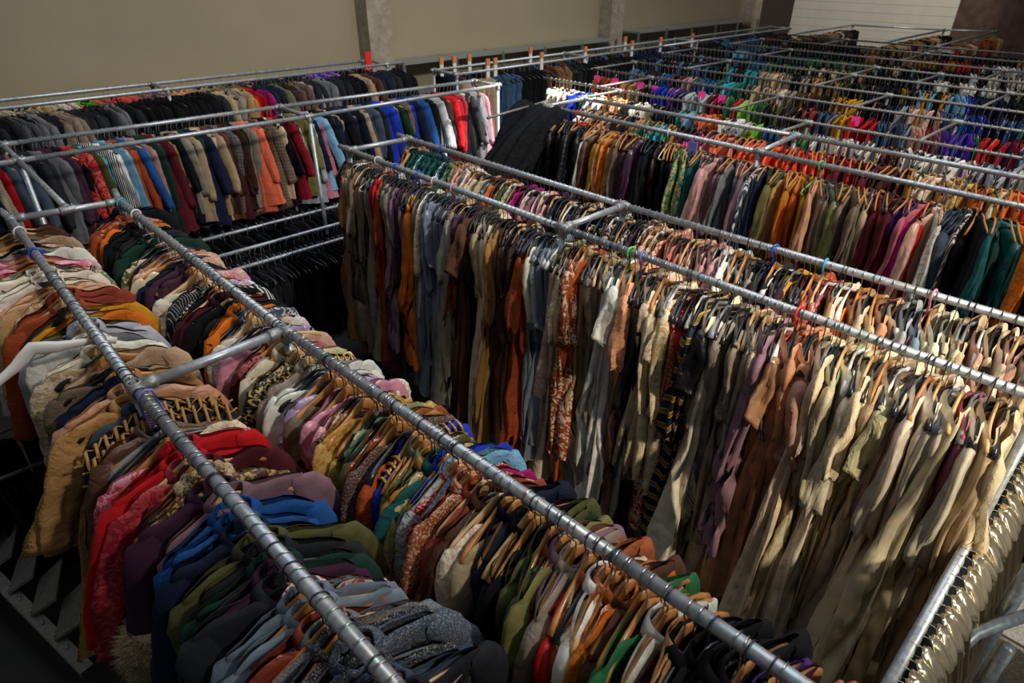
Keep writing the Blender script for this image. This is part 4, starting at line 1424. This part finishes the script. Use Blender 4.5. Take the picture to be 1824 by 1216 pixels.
# black cape pulled out over the end of the fifth rail
rs = random.Random(3)
m = MB()
rings = []
for i in range(16):
    t = i / 15
    top, bot = [], []
    for j in range(30):
        u = j / 29
        a = -.35 + 1.25 * u
        x = -.10 - 1.05 * t * math.cos(a * .8) * (.72 + .25 * math.sin(u * 3) + .06 * math.sin(u * 17) + .04 * math.sin(u * 31))
        y = .25 - .75 * u + .25 * t * math.sin(a + .4)
        z = .03 - .85 * t ** 1.5 - .25 * t * u + (.055 * math.sin(u * 19 + 3 * t) + .035 * math.sin(u * 37 + 5 * t) + .05 * math.sin(7 * t + 9 * u)) * (.3 + t)
        top.append((x, y, z))
        bot.append((x, y, z - .012))
    rings.append(top + bot[::-1])
m.loft(rings, cap1=True, cap0=True)
o = link('cape', m.mesh('cape', None), None, 'velvet', rgb('black'), loc=(5.62, 5.35, 2.08))
tag(o, 'wide black cape spread off the far end of the fifth rail', 'cape')
for k, (dy, L_) in enumerate(((-.1, .9), (-.28, .8))):
    link('shoulder_fold', sleeve_mb(rs, -1, L_, .2, .07, .1, .6, out=.5, amp=.02).mesh('shoulder_fold', None), o, 'velvet', rgb('black'), loc=(0, dy, .05))

# ------------------------------------------------------------------ foil curtain on the low rail at the right
fc = empty('foil_curtain_rail', (2.0, .03, 0))
tag(fc, 'galvanised low rail at the lower right carrying the foil curtain', 'rail')
pipe('rail', (-.6, 0, 1.42), (3.2, 0, 1.42), fc, .0225, 20)
f_ = link('fitting', FITM, fc, loc=(.86, 0, 1.42))
link('set_screw', SETM, f_, loc=(.03, 0, .028))
fo = empty('foil_curtain', (2.0, 0, 0))
tag(fo, 'crinkled gold and silver foil curtain tied along the low rail', 'curtain')
rs = random.Random(8)
K = 46
sm = []
for k in range(6):
    m = MB()
    rings = []
    ph_ = rs.uniform(0, 6)
    for i in range(12):
        t = i / 11
        ring = []
        rr = .010 + .032 * math.sin(PI * min(1, .10 + t * .8)) ** .6
        cx_ = .010 * math.sin(3 * t + ph_)
        for j in range(30):
            q = 2 * PI * j / 30
            w = 1 + .26 * (abs(math.sin(2.5 * q + ph_ + 1.2 * t)) - .5) + .05 * math.sin(9 * q + ph_)
            ring.append((cx_ + rr * w * math.cos(q) * .9, -.026 - .062 * t + rr * w * math.sin(q) * .8, 1.446 - .085 * t + .3 * rr * w * math.sin(q)))
        rings.append(ring)
    m.loft(rings, cap0=True, cap1=True)
    sm.append(m.mesh('foil_puff', 'foil'))
tie = MB()
tie.tube([(.0, .027 * math.cos(t), 1.42 + .027 * math.sin(t)) for t in [i * PI / 6 for i in range(13)]], .0013, 5)
tie.tube([(0, .019, 1.442), (-.004, .030, 1.452)], .0012, 5)
tie.box(-.003, .017, 1.438, .003, .023, 1.444)
tie = tie.mesh('cable_tie', 'white_plastic')
for k in range(K):
    x = -.55 + k * .064 + rs.uniform(-.012, .012)
    p = link('foil_puff', sm[k % 6], fo, loc=(x, rs.uniform(-.006, .002), rs.uniform(-.008, .006)), rot=(0, 0, rs.uniform(-.15, .15)))
    link('cable_tie', tie, p, loc=(rs.uniform(-.01, .01), .002, 0))
for k in range(90):
    x = -.5 + k * .033
    m = MB()
    rings = []
    for i in range(7):
        t = i / 6
        ring = []
        for j in range(8):
            q = 2 * PI * j / 8
            r = .013 + .004 * t
            ring.append((r * math.cos(q) * 1.1 + .006 * math.sin(5 * t + k), -.075 - .14 * t ** .5 + (.02 + .03 * t) * math.sin(q) + .012 * math.sin(k * 1.7), 1.36 - 1.3 * t))
        rings.append(ring)
    link('foil_strip', m.loft(rings).mesh('foil_strip', 'foil_strip', True), fo, loc=(x, 0, 0))

# ------------------------------------------------------------------ lower right corner: grey tube handrail, block, fur
hr = empty('tube_handrail', (2.5, -.2, 0))
tag(hr, 'bent grey painted tube handrail in the lower right corner', 'handrail')


def wp(x, y, z):
    d = fwd * FPX + rt * (x - W / 2) - up * (y - H / 2)
    return CAMP + d * ((z - CAMP.z) / d.z)


P = [(2.14, -.10, .9), (2.21, -.10, 1.12), (2.26, -.10, 1.2), (2.33, -.105, 1.245), (2.42, -.125, 1.26), (2.52, -.17, 1.26), (2.7, -.26, 1.26)]
base = Vector((2.5, -.2, 0))
link('bent_tube', MB().tube([Vector(p) - base for p in P], .024, 16).mesh('bent_tube', 'painted_tube'), hr)
link('post', MB().tube([Vector((2.52, -.24, 0)) - base, Vector((2.52, -.24, 1.2)) - base], .026, 16).mesh('post', 'painted_tube'), hr)
link('post', MB().tube([Vector((2.75, -.19, 0)) - base, Vector((2.75, -.19, 1.5)) - base], .03, 16).mesh('post', 'painted_tube'), hr)
link('cord_knot', MB().tube([(.02, .05, 1.17), (.035, .06, 1.14), (.02, .05, 1.12), (.03, .06, 1.07)], .008, 6).mesh('cord_knot', 'turquoise_plastic'), hr)
m = MB()
N_ = 10
for iz in (0,):
    rings = []
    for z in (0, .4, .75, .8, .82):
        ring = []
        s = 1 if z < .8 else .97
        for q in range(24):
            t = q / 24 * 4
            e = int(t)
            f = t - e
            xy = [(-.3 + .6 * f, -.16), (.3, -.16 + .32 * f), (.3 - .6 * f, .16), (-.3, .16 - .32 * f)][e]
            ring.append((xy[0] * s + noise.noise((q, z * 9, 1)) * .012, xy[1] * s + noise.noise((q, z * 9, 5)) * .012, z))
        rings.append(ring)
    m.loft(rings, cap1=True)
o = link('felt_block', m.mesh('felt_block', 'carpet', True), loc=(3.25, -.32, 0))
tag(o, 'rough light grey felt-covered block in the lower right corner', 'block')
link('felt_top', MB().box(-.28, -.14, .8, .28, .14, .835).mesh('felt_top', 'carpet', False), o)
rs = random.Random(4)
m = MB()
rings = []
for i in range(8):
    t = i / 7
    rings.append([((.16 + .05 * math.sin(2 * q_)) * math.sin(PI * (.1 + .75 * t)) * math.cos(q_), .14 * math.sin(PI * (.1 + .75 * t)) * math.sin(q_), .9 + .45 * (1 - t)) for q_ in [2 * PI * j / 16 for j in range(16)]])
m.loft(rings, cap0=True)
fuzz(m, rs, 5000, .05, .003)
o = link('fur_pelt', m.mesh('fur_pelt', None), None, 'fur', rgb('chocolate'), loc=(3.45, -.28, 0))
tag(o, 'dark brown shaggy fur hanging behind the foil curtain', 'fur')
link('pale_patch', fuzz(MB().tube([(-.1, -.02, .98), (-.06, -.03, .9)], [.05, .03], 8), rs, 700, .05, .003).mesh('pale_patch', None), o, 'fur', rgb('sand'))

# ------------------------------------------------------------------ lower left: slotted steel bars, corrugated sheet, dark clothes
sb = empty('steel_brace', (-.36, 3.9, 0))
tag(sb, 'slotted grey steel angle bar leaning in the lower left corner', 'steel bar')
pa = Vector((-.30, 1.0, .30))
pb = Vector((.13, -.85, .26))
m = MB()
dv = (pb - pa).normalized()
sd = Vector((0, 0, 1)).cross(dv).normalized()
rings = []
prof = [(-.035, 0), (.035, 0), (.035, .004), (-.031, .004), (-.031, -.04), (-.035, -.04)]
for p in (pa, pb):
    rings.append([p + sd * a_ + Vector((0, 0, 1)) * b_ for a_, b_ in prof])
m.loft(rings, cap0=True, cap1=True)
link('angle_bar', m.mesh('angle_bar', 'slotted_steel', False), sb)
for k in range(14):
    c_ = pa + (pb - pa) * ((k + .5) / 14)
    q = MB().tube([c_ + Vector((0, 0, .004)), c_ + Vector((0, 0, .016)), c_ + Vector((.012, .012, .018))], .006, 6)
    link('bar_clip', q.mesh('bar_clip', 'wire'), sb)
for k in range(6):
    c_ = pa + (pb - pa) * ((k + 1) / 7) + Vector((.10, .12, .03))
    m = MB()
    m.v = [tuple(c_ + Vector(v)) for v in ((-.12, -.1, 0), (.02, -.16, .08), (.12, .12, .1), (-.02, .16, 0), (-.12, -.1, -.02), (.02, -.16, .06), (.12, .12, .08), (-.02, .16, -.02))]
    m.f = [(0, 1, 2, 3), (7, 6, 5, 4), (0, 4, 5, 1), (1, 5, 6, 2), (2, 6, 7, 3), (3, 7, 4, 0)]
    link('folded_sheet', m.mesh('folded_sheet', 'slotted_steel', False), sb)
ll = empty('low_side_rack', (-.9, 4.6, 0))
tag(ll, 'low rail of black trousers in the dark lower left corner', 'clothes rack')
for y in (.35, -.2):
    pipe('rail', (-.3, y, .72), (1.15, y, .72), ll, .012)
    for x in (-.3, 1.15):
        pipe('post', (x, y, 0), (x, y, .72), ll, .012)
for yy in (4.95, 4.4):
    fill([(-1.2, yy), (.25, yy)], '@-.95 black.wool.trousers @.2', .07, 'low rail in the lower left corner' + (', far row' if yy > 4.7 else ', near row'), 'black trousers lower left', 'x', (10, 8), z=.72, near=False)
for it in ITEMS:
    o = it[0]
    if 'label' not in o:
        o['category'] = 'trousers'
        o['group'] = it[6]
k_ = {}
for it in ITEMS:
    o = it[0]
    if 'label' not in o:
        k_[it[5]] = k_.get(it[5], 0) + 1
        o['label'] = 'black trousers, %s along the %s' % (ordinal(k_[it[5]]), it[5])
bpy.context.view_layer.update()
print('OBJECTS', len(bpy.data.objects), 'garments', len(ITEMS), 'hangers', len(near_h), len(rest_h))
